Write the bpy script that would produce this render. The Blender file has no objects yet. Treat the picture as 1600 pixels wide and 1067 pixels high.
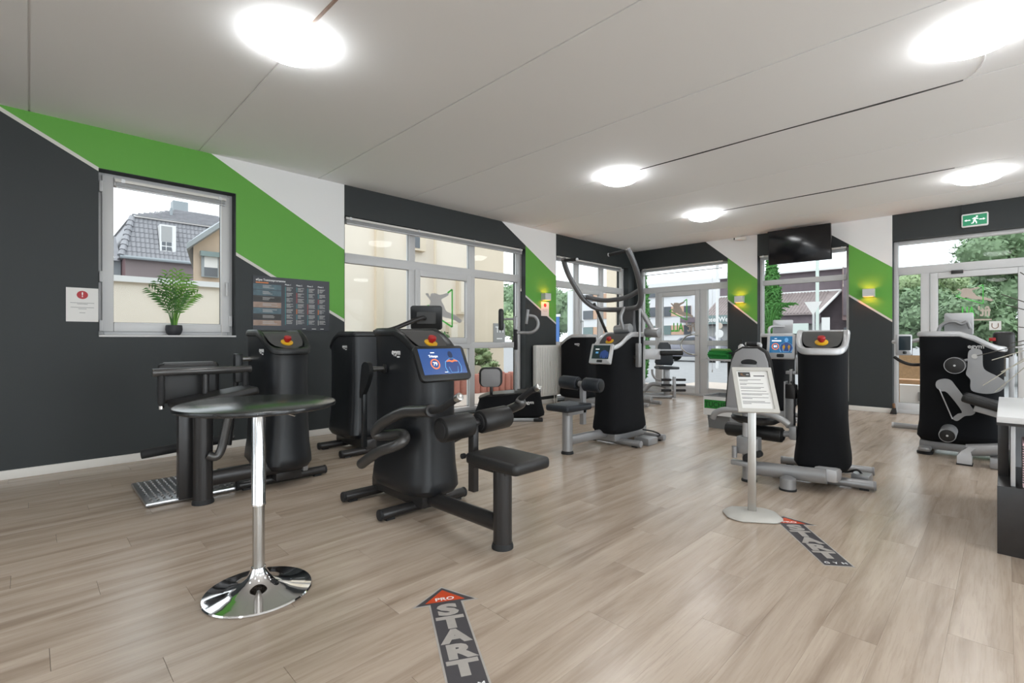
import bpy, bmesh, math, random
from mathutils import Vector, Matrix, Quaternion
PI = math.pi
random.seed(7)
scene = bpy.context.scene
col = scene.collection

# ------------------------------------------------------------------ camera, world, exposure
CAM_Z = 1.15
cam_data = bpy.data.cameras.new('camera')
cam_data.sensor_width = 36.0
cam_data.lens = 763.0 / 1600.0 * 36.0
cam_data.shift_y = -4.5 / 1600.0
cam_data.clip_start = 0.05
cam_data.clip_end = 500
cam = bpy.data.objects.new('camera', cam_data)
cam.location = (0, 0, CAM_Z)
cam.rotation_euler = (PI / 2, 0, math.radians(45.324))
col.objects.link(cam)
scene.camera = cam

world = bpy.data.worlds.new('world')
scene.world = world
world.use_nodes = True
wn = world.node_tree
wn.nodes.clear()
w_out = wn.nodes.new('ShaderNodeOutputWorld')
w_bg = wn.nodes.new('ShaderNodeBackground')
w_ramp = wn.nodes.new('ShaderNodeMixRGB')
w_tc = wn.nodes.new('ShaderNodeTexCoord')
w_no = wn.nodes.new('ShaderNodeTexNoise')
w_no.inputs['Scale'].default_value = 2.2
w_no.inputs['Detail'].default_value = 4
w_ramp.inputs[1].default_value = (0.80, 0.90, 1.0, 1)
w_ramp.inputs[2].default_value = (0.98, 0.99, 1.0, 1)
w_bg.inputs['Strength'].default_value = 1.62
wn.links.new(w_tc.outputs['Generated'], w_no.inputs['Vector'])
wn.links.new(w_no.outputs['Fac'], w_ramp.inputs[0])
wn.links.new(w_ramp.outputs[0], w_bg.inputs['Color'])
wn.links.new(w_bg.outputs[0], w_out.inputs['Surface'])

sun_d = bpy.data.lights.new('sun', 'SUN')
sun_d.energy = 0.6
sun_d.angle = math.radians(25)
sun_d.color = (1.0, 0.97, 0.92)
sun = bpy.data.objects.new('sun', sun_d)
sun.rotation_euler = (math.radians(28), math.radians(12), 0)
col.objects.link(sun)

vs = scene.view_settings
vs.view_transform = 'Standard'
vs.look = 'None'
vs.gamma = 1.0
vs.use_curve_mapping = False
vs.exposure = 0.50
try:
    scene.cycles.use_denoising = True
    scene.cycles.max_bounces = 8
    scene.cycles.diffuse_bounces = 5
    scene.cycles.transparent_max_bounces = 16
    scene.cycles.sample_clamp_indirect = 6.0
    scene.cycles.caustics_reflective = False
    scene.cycles.caustics_refractive = False
except Exception:
    pass

LAMP_STRENGTH = 17.0

# added fill lights in made-up window openings of the unseen rear and right walls
FILL_STRENGTH = 3.25
ADDED_REAR_WIN = [(-4.6, -1.4), (.6, 3.8)]
ADDED_RIGHT_WIN = [(-3.4, -.4), (1.0, 4.0), (5.4, 8.6)]
def fill_light(name, loc, rot, w, h):
    d = bpy.data.lights.new(name, 'AREA'); d.shape = 'RECTANGLE'; d.size = w; d.size_y = h
    d.energy = FILL_STRENGTH * PI * w * h; d.color = (0.86, 0.945, 1.0)
    o = bpy.data.objects.new(name, d); o.location = loc; o.rotation_euler = rot; col.objects.link(o)
for (a, b) in ADDED_REAR_WIN: fill_light('fill_light', ((a + b) / 2, -4.19, 1.4), (PI / 2, 0, PI), b - a - .1, 2.3)
for (a, b) in ADDED_RIGHT_WIN: fill_light('fill_light', (4.49, (a + b) / 2, 1.4), (PI / 2, 0, PI / 2), b - a - .1, 2.3)

# ------------------------------------------------------------------ materials
def S(r, g, b):
    def f(c):
        c /= 255.0
        return c / 12.92 if c <= 0.04045 else ((c + 0.055) / 1.055) ** 2.4
    return (f(r), f(g), f(b))

M = {}
def mat(name, c, rough=0.5, metal=0.0, spec=0.5, emit=0.0, coat=0.0, noise=0.0, nscale=20.0, bump=0.0, bscale=200.0):
    m = bpy.data.materials.new(name)
    m.use_nodes = True
    nt = m.node_tree
    b = nt.nodes['Principled BSDF']
    b.inputs['Base Color'].default_value = (*c, 1)
    b.inputs['Roughness'].default_value = rough
    b.inputs['Metallic'].default_value = metal
    b.inputs['Specular IOR Level'].default_value = spec
    b.inputs['Coat Weight'].default_value = coat
    if emit:
        b.inputs['Emission Color'].default_value = (*c, 1)
        b.inputs['Emission Strength'].default_value = emit
    if noise or bump:
        tc = nt.nodes.new('ShaderNodeTexCoord')
    if noise:
        n = nt.nodes.new('ShaderNodeTexNoise')
        n.inputs['Scale'].default_value = nscale
        n.inputs['Detail'].default_value = 5
        nt.links.new(tc.outputs['Object'], n.inputs['Vector'])
        mx = nt.nodes.new('ShaderNodeMixRGB')
        mx.inputs[1].default_value = (*[x * (1 - noise) for x in c], 1)
        mx.inputs[2].default_value = (*[min(1, x * (1 + noise)) for x in c], 1)
        nt.links.new(n.outputs['Fac'], mx.inputs[0])
        nt.links.new(mx.outputs[0], b.inputs['Base Color'])
    if bump:
        n2 = nt.nodes.new('ShaderNodeTexNoise')
        n2.inputs['Scale'].default_value = bscale
        nt.links.new(tc.outputs['Object'], n2.inputs['Vector'])
        bp = nt.nodes.new('ShaderNodeBump')
        bp.inputs['Strength'].default_value = bump
        bp.inputs['Distance'].default_value = 0.002
        nt.links.new(n2.outputs['Fac'], bp.inputs['Height'])
        nt.links.new(bp.outputs[0], b.inputs['Normal'])
    M[name] = m
    return m

WHITE_P = (0.83, 0.83, 0.83)
DARK_P = (0.0235, 0.0285, 0.0300)
GREEN_P = (0.118, 0.375, 0.052)
mat('white_paint', WHITE_P, 0.7, bump=0.15, bscale=300)
mat('ceiling_paint', (0.87, 0.875, 0.88), 0.75, bump=0.1, bscale=250)
mat('dark_paint', DARK_P, 0.6, bump=0.2, bscale=300)
mat('pvc', (0.60, 0.60, 0.605), 0.35)
mat('trim_white', (0.72, 0.70, 0.66), 0.5)
mat('aluminium', (0.62, 0.63, 0.64), 0.35, 0.6)
mat('blind_metal', (0.50, 0.51, 0.53), 0.4, 0.3)
mat('seal', (0.03, 0.03, 0.03), 0.6)
mat('black_plastic', (0.010, 0.011, 0.012), 0.38, bump=0.1, bscale=500)
mat('cover_grey', (0.0105, 0.012, 0.0145), 0.38, bump=0.1, bscale=600)
mat('panel_grey', (0.055, 0.055, 0.055), 0.45)
mat('charcoal_metal', (0.034, 0.032, 0.032), 0.30, 0.35, bump=0.08, bscale=900)
mat('fabric_black', (0.004, 0.0045, 0.006), 0.85, spec=0.25, bump=0.2, bscale=900)
mat('pad_black', (0.011, 0.0105, 0.0105), 0.45, bump=0.15, bscale=400)
mat('pad_navy', (0.013, 0.017, 0.024), 0.45, bump=0.15, bscale=400)
mat('rubber', (0.012, 0.012, 0.013), 0.7)
mat('silver', (0.32, 0.32, 0.325), 0.34, 0.4)
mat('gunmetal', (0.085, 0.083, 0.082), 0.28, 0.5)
mat('arm_backlit_grey', (0.13, 0.13, 0.135), 0.32, 0.4)  # silver of the overhead bars, darkened: their backlit shade is in the colour
mat('silver_light', (0.50, 0.50, 0.51), 0.34, 0.25)
mat('shell_grey', (0.30, 0.30, 0.31), 0.5)
mat('chrome', (0.80, 0.80, 0.81), 0.06, 1.0)
mat('steel_brushed', (0.50, 0.49, 0.47), 0.28, 1.0)
mat('red', (0.36, 0.012, 0.012), 0.35)
mat('yellow', (0.75, 0.42, 0.02), 0.4)
mat('screen_blue', S(36, 66, 118), 0.2, emit=0.55)
mat('screen_teal', S(30, 88, 128), 0.2, emit=0.55)
mat('screen_off', (0.03, 0.045, 0.055), 0.12)
mat('white_print', (0.85, 0.85, 0.85), 0.5)
mat('white_glow', (0.85, 0.87, 0.9), 0.4, emit=0.6)
mat('orange_glow', S(220, 110, 60), 0.4, emit=0.5)
mat('cyan_glow', S(90, 150, 200), 0.4, emit=0.4)
mat('fig_glow', S(34, 58, 110), 0.4, emit=0.4)
mat('dark_glow', S(24, 38, 70), 0.4, emit=0.3)
mat('paper', (0.74, 0.73, 0.71), 0.6)
mat('frame_cream', (0.50, 0.485, 0.45), 0.45)
mat('ink', (0.05, 0.05, 0.05), 0.6)
mat('ink_grey', (0.25, 0.25, 0.25), 0.6)
mat('red_print', (0.42, 0.02, 0.03), 0.5)
mat('poster_dark', (0.012, 0.014, 0.022), 0.35, noise=0.3, nscale=6)
mat('poster_teal', S(40, 120, 125), 0.4)
mat('poster_red', S(160, 50, 50), 0.4)
mat('poster_orange', S(220, 125, 60), 0.4)
mat('poster_tan', S(150, 125, 110), 0.4, noise=0.4, nscale=15)
mat('poster_photo', S(70, 95, 105), 0.4, noise=0.6, nscale=18)
mat('sticker_grey', (0.075, 0.070, 0.076), 0.35, noise=0.12, nscale=30)
mat('sticker_light', (0.42, 0.39, 0.36), 0.4, noise=0.1, nscale=40)
mat('sticker_orange', S(205, 75, 35), 0.4, noise=0.1, nscale=30)
mat('table_black', (0.014, 0.014, 0.015), 0.20, noise=0.3, nscale=14)
mat('lamp_body', (0.62, 0.62, 0.60), 0.4)
mat('lamp_glow', (1.0, 0.27, 0.025), 0.4, emit=50.0)
mat('dome', (0.97, 0.99, 1.0), 0.4, emit=LAMP_STRENGTH)
mat('radiator', (0.70, 0.69, 0.66), 0.4)
mat('pot', (0.028, 0.030, 0.036), 0.6)
mat('soil', (0.03, 0.02, 0.012), 0.9)
mat('leaf', (0.15, 0.34, 0.05), 0.45, noise=0.5, nscale=25)
mat('leaf_dark', (0.055, 0.16, 0.03), 0.5, noise=0.5, nscale=25)
mat('stem', (0.10, 0.13, 0.035), 0.6)
mat('grass_dry', (0.05, 0.045, 0.035), 0.6)
mat('grass_pale', (0.35, 0.33, 0.27), 0.6)
mat('diamond', (0.46, 0.46, 0.47), 0.28, 0.9)
mat('crate', (0.17, 0.175, 0.18), 0.6)
mat('green_box', (0.02, 0.21, 0.03), 0.45)
mat('green_towel', (0.015, 0.22, 0.035), 0.8, bump=0.4, bscale=150)
mat('green_towel2', (0.03, 0.30, 0.06), 0.8, bump=0.4, bscale=150)
mat('green_light', (0.20, 0.42, 0.12), 0.8)
mat('dark_green', (0.006, 0.06, 0.015), 0.6)
mat('decal_green', (0.10, 0.55, 0.09), 0.5)
mat('decal_grey', (0.46, 0.45, 0.44), 0.6)
mat('decal_tan', (0.52, 0.44, 0.38), 0.6)
mat('exit_green', (0.0, 0.20, 0.085), 0.4, emit=0.35)
mat('tv_black', (0.006, 0.006, 0.008), 0.16)
mat('desk_dark', (0.026, 0.024, 0.024), 0.25, noise=0.4, nscale=9)
mat('desk_white', (0.72, 0.72, 0.73), 0.3)
mat('desk_grey', (0.34, 0.34, 0.34), 0.5)
mat('binder_pink', S(225, 190, 195), 0.5)
mat('wood_brown', (0.20, 0.10, 0.045), 0.5)
# outside
mat('asphalt', (0.27, 0.27, 0.275), 0.9, noise=0.15, nscale=3)
mat('paving', (0.50, 0.43, 0.38), 0.9, noise=0.15, nscale=8)
mat('render_cream', (0.74, 0.665, 0.57), 0.9, noise=0.06, nscale=1.5)
mat('render_cream2', (0.66, 0.57, 0.45), 0.9, noise=0.06, nscale=1.5)
mat('beige_brick', (0.50, 0.40, 0.31), 0.9, noise=0.1, nscale=8)
mat('slate', (0.27, 0.27, 0.29), 0.6, noise=0.35, nscale=2.0)
mat('slate_light', (0.42, 0.40, 0.39), 0.6, noise=0.2, nscale=2.0)
mat('lead', (0.28, 0.31, 0.33), 0.6)
mat('bldg_white', (0.66, 0.67, 0.69), 0.8)
mat('bldg_tan', (0.55, 0.36, 0.26), 0.8)
mat('glass_dark', (0.10, 0.11, 0.125), 0.15)
mat('glass_teal', (0.16, 0.22, 0.22), 0.15)
mat('barn_wood', (0.155, 0.125, 0.14), 0.9, noise=0.3, nscale=3)
mat('barn_red', (0.25, 0.17, 0.17), 0.9, noise=0.2, nscale=3)
mat('barn_tile', (0.27, 0.225, 0.22), 0.8, noise=0.3, nscale=3)
mat('sign_mint', (0.58, 0.66, 0.62), 0.6)
mat('sign_white', (0.70, 0.70, 0.70), 0.6)
mat('sign_blue', (0.06, 0.16, 0.42), 0.5)
mat('palisade', (0.44, 0.19, 0.15), 0.85, noise=0.25, nscale=12)
mat('hedge', (0.07, 0.16, 0.045), 0.7, noise=0.5, nscale=8)
mat('tree_leaf', (0.17, 0.26, 0.14), 0.6, noise=0.55, nscale=1.2)
mat('tree_leaf_light', (0.27, 0.36, 0.18), 0.6, noise=0.5, nscale=1.5)
mat('cypress', (0.055, 0.20, 0.035), 0.7, noise=0.5, nscale=5)
mat('bark', (0.10, 0.075, 0.055), 0.9)
mat('car_paint', (0.22, 0.22, 0.26), 0.25, 0.3)
mat('wicker', (0.50, 0.30, 0.16), 0.7, noise=0.3, nscale=30)

# brick wall with procedural courses (far away)
def brick_mat(name, c1, c2, mortar, scale):
    m = bpy.data.materials.new(name); m.use_nodes = True
    nt = m.node_tree; b = nt.nodes['Principled BSDF']
    tc = nt.nodes.new('ShaderNodeTexCoord')
    mp = nt.nodes.new('ShaderNodeMapping'); mp.inputs['Rotation'].default_value = (PI / 2, 0, PI / 2)
    br = nt.nodes.new('ShaderNodeTexBrick')
    br.inputs['Color1'].default_value = (*c1, 1); br.inputs['Color2'].default_value = (*c2, 1)
    br.inputs['Mortar'].default_value = (*mortar, 1); br.inputs['Scale'].default_value = scale
    br.inputs['Mortar Size'].default_value = 0.012
    nt.links.new(tc.outputs['Object'], mp.inputs['Vector'])
    nt.links.new(mp.outputs[0], br.inputs['Vector'])
    nt.links.new(br.outputs['Color'], b.inputs['Base Color'])
    b.inputs['Roughness'].default_value = 0.9
    M[name] = m
brick_mat('brick_purple', (0.20, 0.10, 0.10), (0.13, 0.075, 0.085), (0.22, 0.18, 0.18), 4.0)

def glass_mat():
    m = bpy.data.materials.new('glass'); m.use_nodes = True
    nt = m.node_tree; nt.nodes.clear()
    o = nt.nodes.new('ShaderNodeOutputMaterial')
    t = nt.nodes.new('ShaderNodeBsdfTransparent'); t.inputs[0].default_value = (0.97, 0.985, 0.98, 1)
    g = nt.nodes.new('ShaderNodeBsdfGlossy'); g.inputs['Roughness'].default_value = 0.0
    f = nt.nodes.new('ShaderNodeFresnel'); f.inputs['IOR'].default_value = 1.22
    ge = nt.nodes.new('ShaderNodeNewGeometry'); fm = nt.nodes.new('ShaderNodeMath'); fm.operation = 'SUBTRACT'; fm.inputs[0].default_value = 1.0
    mu = nt.nodes.new('ShaderNodeMath'); mu.operation = 'MULTIPLY'
    nt.links.new(ge.outputs['Backfacing'], fm.inputs[1]); nt.links.new(f.outputs[0], mu.inputs[0]); nt.links.new(fm.outputs[0], mu.inputs[1])
    mx = nt.nodes.new('ShaderNodeMixShader')
    nt.links.new(mu.outputs[0], mx.inputs[0]); nt.links.new(t.outputs[0], mx.inputs[1])
    nt.links.new(g.outputs[0], mx.inputs[2]); nt.links.new(mx.outputs[0], o.inputs[0])
    M['glass'] = m
glass_mat()

# tiny node-expression helper
class NX:
    def __init__(s, nt): s.nt = nt
    def m(s, op, a, b=None):
        n = s.nt.nodes.new('ShaderNodeMath'); n.operation = op
        for i, v in enumerate((a, b)):
            if v is None: continue
            if isinstance(v, (int, float)): n.inputs[i].default_value = v
            else: s.nt.links.new(v, n.inputs[i])
        return n.outputs[0]
    def mix(s, f, c1, c2):
        n = s.nt.nodes.new('ShaderNodeMixRGB')
        s.nt.links.new(f, n.inputs[0])
        for i, v in ((1, c1), (2, c2)):
            if isinstance(v, tuple): n.inputs[i].default_value = (*v, 1)
            else: s.nt.links.new(v, n.inputs[i])
        return n.outputs[0]

def wall_mat(name, axis, secs):
    """painted wall: white / green / charcoal fields split by diagonal lines.
    secs: (u0,u1, start, slope, offset, green_u0) ; outside all of them the wall is charcoal"""
    m = bpy.data.materials.new(name); m.use_nodes = True
    nt = m.node_tree; b = nt.nodes['Principled BSDF']
    x = NX(nt)
    tc = nt.nodes.new('ShaderNodeNewGeometry')
    sp = nt.nodes.new('ShaderNodeSeparateXYZ')
    nt.links.new(tc.outputs['Position'], sp.inputs[0])
    u = sp.outputs[axis]; z = sp.outputs[2]
    colr = None
    for (u0, u1, st, sl, off, g0) in secs:
        ins = x.m('MULTIPLY', x.m('GREATER_THAN', u, u0), x.m('LESS_THAN', u, u1))
        L = x.m('ADD', x.m('MULTIPLY', x.m('SUBTRACT', u, st), -sl), 3.05)
        d = x.m('SUBTRACT', z, L)
        white = x.m('MULTIPLY', ins, x.m('GREATER_THAN', d, 0.0))
        gz = x.m('MULTIPLY', ins, x.m('GREATER_THAN', u, g0))
        green = x.m('MULTIPLY', gz, x.m('MULTIPLY', x.m('LESS_THAN', d, 0.0), x.m('GREATER_THAN', d, -off)))
        stripe = x.m('MULTIPLY', gz, x.m('MULTIPLY', x.m('LESS_THAN', d, -off), x.m('GREATER_THAN', d, -off - 0.035)))
        colr = x.mix(white, colr or DARK_P, WHITE_P)
        colr = x.mix(green, colr, GREEN_P)
        colr = x.mix(stripe, colr, (0.66, 0.64, 0.60))
    nt.links.new(colr, b.inputs['Base Color'])
    b.inputs['Roughness'].default_value = 0.6
    n2 = nt.nodes.new('ShaderNodeTexNoise'); n2.inputs['Scale'].default_value = 260
    nt.links.new(tc.outputs['Position'], n2.inputs['Vector'])
    bp = nt.nodes.new('ShaderNodeBump'); bp.inputs['Strength'].default_value = 0.25; bp.inputs['Distance'].default_value = 0.002
    nt.links.new(n2.outputs['Fac'], bp.inputs['Height']); nt.links.new(bp.outputs[0], b.inputs['Normal'])
    M[name] = m
wall_mat('paint_left', 1, [(-9, 2.765, 1.33, 0.560, 0.855, -9), (2.765, 6.80, 5.44, 0.565, 0.84, 6.0)])
wall_mat('paint_far', 0, [(-5.74, -3.19, -4.15, 0.85, 0.785, -3.72), (-3.19, -1.23, -2.27, 0.77, 0.81, -1.79)])

PW, PLN = 0.18, 1.22       # plank width / length
X0, Y0 = -5.74, -5.0
def floor_mat():
    m = bpy.data.materials.new('vinyl_plank'); m.use_nodes = True
    nt = m.node_tree; b = nt.nodes['Principled BSDF']; x = NX(nt)
    g = nt.nodes.new('ShaderNodeNewGeometry')
    sp = nt.nodes.new('ShaderNodeSeparateXYZ'); nt.links.new(g.outputs['Position'], sp.inputs[0])
    row = x.m('FLOOR', x.m('DIVIDE', x.m('SUBTRACT', sp.outputs[0], X0), PW))
    off = x.m('MULTIPLY', x.m('FRACT', x.m('MULTIPLY', row, 0.381)), PLN)
    cl = x.m('FLOOR', x.m('DIVIDE', x.m('ADD', x.m('SUBTRACT', sp.outputs[1], Y0), off), PLN))
    cv = nt.nodes.new('ShaderNodeCombineXYZ'); nt.links.new(row, cv.inputs[0]); nt.links.new(cl, cv.inputs[1])
    wnz = nt.nodes.new('ShaderNodeTexWhiteNoise'); wnz.noise_dimensions = '3D'; nt.links.new(cv.outputs[0], wnz.inputs['Vector'])
    # grain stretched along the plank
    gv = nt.nodes.new('ShaderNodeCombineXYZ')
    nt.links.new(x.m('MULTIPLY', sp.outputs[0], 11.0), gv.inputs[0])
    nt.links.new(x.m('ADD', x.m('MULTIPLY', sp.outputs[1], 0.9), x.m('MULTIPLY', wnz.outputs['Value'], 37.0)), gv.inputs[1])
    nt.links.new(x.m('MULTIPLY', wnz.outputs['Value'], 11.0), gv.inputs[2])
    n1 = nt.nodes.new('ShaderNodeTexNoise'); n1.inputs['Scale'].default_value = 1.0; n1.inputs['Detail'].default_value = 8; n1.inputs['Roughness'].default_value = 0.6; n1.inputs['Distortion'].default_value = 0.5
    nt.links.new(gv.outputs[0], n1.inputs['Vector'])
    gv2 = nt.nodes.new('ShaderNodeCombineXYZ')
    nt.links.new(x.m('MULTIPLY', sp.outputs[0], 140.0), gv2.inputs[0])
    nt.links.new(x.m('ADD', x.m('MULTIPLY', sp.outputs[1], 5.0), x.m('MULTIPLY', wnz.outputs['Value'], 91.0)), gv2.inputs[1])
    n2 = nt.nodes.new('ShaderNodeTexNoise'); n2.inputs['Scale'].default_value = 1.0; n2.inputs['Detail'].default_value = 4
    nt.links.new(gv2.outputs[0], n2.inputs['Vector'])
    rmp = nt.nodes.new('ShaderNodeValToRGB')
    rmp.color_ramp.elements[0].position = 0.30; rmp.color_ramp.elements[0].color = (*S(151, 133, 117), 1)
    rmp.color_ramp.elements[1].position = 0.68; rmp.color_ramp.elements[1].color = (*S(200, 184, 168), 1)
    e = rmp.color_ramp.elements.new(0.48); e.color = (*S(182, 165, 148), 1)
    nt.links.new(n1.outputs['Fac'], rmp.inputs[0])
    c = rmp.outputs[0]
    fine = x.m('MULTIPLY', x.m('LESS_THAN', n2.outputs['Fac'], 0.43), 0.14)
    c = x.mix(fine, c, S(138, 118, 101))
    tint = x.m('MULTIPLY', wnz.outputs['Value'], 0.20)
    c = x.mix(tint, c, S(162, 146, 131))
    nt.links.new(c, b.inputs['Base Color'])
    b.inputs['Roughness'].default_value = 0.26
    b.inputs['Specular IOR Level'].default_value = 0.5
    bp = nt.nodes.new('ShaderNodeBump'); bp.inputs['Strength'].default_value = 0.22; bp.inputs['Distance'].default_value = 0.002
    nt.links.new(n2.outputs['Fac'], bp.inputs['Height']); nt.links.new(bp.outputs[0], b.inputs['Normal'])
    M['vinyl_plank'] = m
floor_mat()

# ------------------------------------------------------------------ mesh helpers
def V(*a): return Vector(a[0]) if len(a) == 1 else Vector(a)

def catmull(pts, k=6):
    P = [V(p) for p in pts]
    if len(P) < 3: return P
    out = []
    for i in range(len(P) - 1):
        p0 = P[i - 1] if i else P[0] * 2 - P[1]
        p1, p2 = P[i], P[i + 1]
        p3 = P[i + 2] if i + 2 < len(P) else P[-1] * 2 - P[-2]
        for j in range(k):
            t = j / k
            out.append(0.5 * ((2 * p1) + (p2 - p0) * t + (2 * p0 - 5 * p1 + 4 * p2 - p3) * t * t + (-p0 + 3 * p1 - 3 * p2 + p3) * t ** 3))
    out.append(P[-1])
    return out

def rr(w, h, r, n=5, cx=0, cy=0):
    """rounded rectangle outline"""
    o = []
    for (sx, sy, a0) in ((1, 1, 0), (-1, 1, 90), (-1, -1, 180), (1, -1, 270)):
        for i in range(n + 1):
            a = math.radians(a0 + 90 * i / n)
            o.append((cx + sx * (w / 2 - r) + r * math.cos(a), cy + sy * (h / 2 - r) + r * math.sin(a)))
    return o

def smooth_outline(pts, k=4):
    n = len(pts); out = []
    for i in range(n):
        p0, p1, p2, p3 = [V(*pts[(i + j - 1) % n], 0) for j in range(4)]
        for j in range(k):
            t = j / k
            q = 0.5 * ((2 * p1) + (p2 - p0) * t + (2 * p0 - 5 * p1 + 4 * p2 - p3) * t * t + (-p0 + 3 * p1 - 3 * p2 + p3) * t ** 3)
            out.append((q.x, q.y))
    return out
def frame(o, xd, yd):
    x = V(xd).normalized(); y = V(yd); y = (y - x * x.dot(y)).normalized(); z = x.cross(y)
    m = Matrix((x, y, z)).transposed().to_4x4(); m.translation = V(o)
    return m

class MB:
    def __init__(s, M=None): s.v = []; s.f = []; s.M = M
    def add(s, vs, fs):
        n = len(s.v)
        s.v += [(s.M @ V(p)) if s.M else V(p) for p in vs]
        s.f += [tuple(i + n for i in f) for f in fs]
        return s
    def bm(s, bm):
        bm.verts.index_update()
        s.add([v.co.copy() for v in bm.verts], [[v.index for v in f.verts] for f in bm.faces]); bm.free(); return s
    def box(s, c, d, bev=0.0, rot=None, seg=2):
        if not bev:
            x, y, z = d[0] / 2, d[1] / 2, d[2] / 2
            vs = [V(a * x, b * y, e * z) for a in (-1, 1) for b in (-1, 1) for e in (-1, 1)]
            R = rot.to_3x3() if rot else None
            vs = [(R @ p if R else p) + V(c) for p in vs]
            return s.add(vs, [(0, 1, 3, 2), (4, 6, 7, 5), (0, 4, 5, 1), (2, 3, 7, 6), (0, 2, 6, 4), (1, 5, 7, 3)])
        bm = bmesh.new(); bmesh.ops.create_cube(bm, size=1)
        for v in bm.verts: v.co = V(v.co.x * d[0], v.co.y * d[1], v.co.z * d[2])
        bmesh.ops.bevel(bm, geom=bm.edges[:], offset=bev, segments=seg, profile=0.6, affect='EDGES')
        R = rot.to_3x3() if rot else None
        for v in bm.verts: v.co = (R @ v.co if R else v.co) + V(c)
        return s.bm(bm)
    def b2(s, a, b, bev=0.0):
        return s.box([(a[i] + b[i]) / 2 for i in range(3)], [abs(b[i] - a[i]) for i in range(3)], bev)
    def sweep(s, pts, r, n=12, cap=True, flat=None, up=None):
        """circular (or flat=(a,b) elliptic) tube along points"""
        P = [V(p) for p in pts]; L = len(P)
        R = r if isinstance(r, (list, tuple)) else [r] * L
        T = []
        for i in range(L):
            t = (P[min(i + 1, L - 1)] - P[max(i - 1, 0)]).normalized(); T.append(t)
        u = V(up) if up else (V(0, 0, 1) if abs(T[0].z) < 0.9 else V(1, 0, 0))
        u = (u - T[0] * T[0].dot(u)).normalized()
        vs = []
        for i in range(L):
            if i:
                q = T[i - 1].rotation_difference(T[i]); u = q @ u
                u = (u - T[i] * T[i].dot(u)).normalized()
            w = T[i].cross(u)
            for k in range(n):
                a = 2 * PI * k / n
                fa, fb = flat if flat else (1, 1)
                vs.append(P[i] + (u * math.cos(a) * fa + w * math.sin(a) * fb) * R[i])
        fs = [(i * n + k, i * n + (k + 1) % n, (i + 1) * n + (k + 1) % n, (i + 1) * n + k) for i in range(L - 1) for k in range(n)]
        if cap:
            fs.append(tuple(range(n))[::-1]); fs.append(tuple((L - 1) * n + k for k in range(n)))
        return s.add(vs, fs)
    def tube(s, pts, r, n=12, k=6, **kw): return s.sweep(catmull(pts, k), r, n, **kw)
    def cyl(s, a, b, r, n=20, bev=0.0):
        a, b = V(a), V(b); d = (b - a).normalized()
        if not bev: return s.sweep([a, b], r, n)
        return s.sweep([a, a + d * bev * .3, a + d * bev, b - d * bev, b - d * bev * .3, b], [r - bev, r - bev * .3, r, r, r - bev * .3, r - bev], n)
    def lathe(s, prof, c=(0, 0, 0), n=32, M=None):
        vs = []; L = len(prof); c = V(c)
        for (r, z) in prof:
            for k in range(n):
                a = 2 * PI * k / n; p = V(r * math.cos(a), r * math.sin(a), z)
                vs.append((M @ p if M else p) + c)
        fs = [(i * n + k, i * n + (k + 1) % n, (i + 1) * n + (k + 1) % n, (i + 1) * n + k) for i in range(L - 1) for k in range(n)]
        if prof[0][0] > 1e-5: fs.append(tuple(range(n))[::-1])
        if prof[-1][0] > 1e-5: fs.append(tuple((L - 1) * n + k for k in range(n)))
        return s.add(vs, fs)
    def loft(s, rings, cap=True):
        n = len(rings[0]); vs = [V(p) for r in rings for p in r]; L = len(rings)
        fs = [(i * n + k, i * n + (k + 1) % n, (i + 1) * n + (k + 1) % n, (i + 1) * n + k) for i in range(L - 1) for k in range(n)]
        if cap: fs.append(tuple(range(n))[::-1]); fs.append(tuple((L - 1) * n + k for k in range(n)))
        return s.add(vs, fs)
    def prism(s, out, t, M=None, bev=0.0):
        """outline in xy of M, extruded t along +z of M; bev rounds the rims"""
        n = len(out)
        if bev:
            c = V(sum(p[0] for p in out) / n, sum(p[1] for p in out) / n, 0)
            def ring(z, ins):
                res = []
                for p in out:
                    q = V(p[0], p[1], 0) - c; l = q.length
                    q = q * max(0.0, (l - ins) / l) if l > 1e-6 else q
                    res.append(V(q.x + c.x, q.y + c.y, z))
                return res
            rings = [ring(0, bev), ring(bev * .3, bev * .3), ring(bev, 0), ring(t - bev, 0), ring(t - bev * .3, bev * .3), ring(t, bev)]
        else:
            rings = [[V(p[0], p[1], z) for p in out] for z in (0, t)]
        if M: rings = [[M @ p for p in r] for r in rings]
        return s.loft(rings)
    def band(s, outer, inner, t, M=None):
        n = len(outer)
        vs = [V(p[0], p[1], z) for z in (0, t) for o in (outer, inner) for p in o]
        if M: vs = [M @ p for p in vs]
        fs = []
        for k in range(n):
            j = (k + 1) % n
            fs += [(k, n + k, n + j, j), (2 * n + k, 2 * n + j, 3 * n + j, 3 * n + k), (k, j, 2 * n + j, 2 * n + k), (n + k, 3 * n + k, 3 * n + j, n + j)]
        return s.add(vs, fs)

W = {}
def finish(me, smooth=True):
    bm = bmesh.new(); bm.from_mesh(me); bmesh.ops.recalc_face_normals(bm, faces=bm.faces[:]); bm.to_mesh(me); bm.free()
    if smooth:
        me.shade_smooth()
        me.set_sharp_from_angle(angle=math.radians(38))

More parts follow.
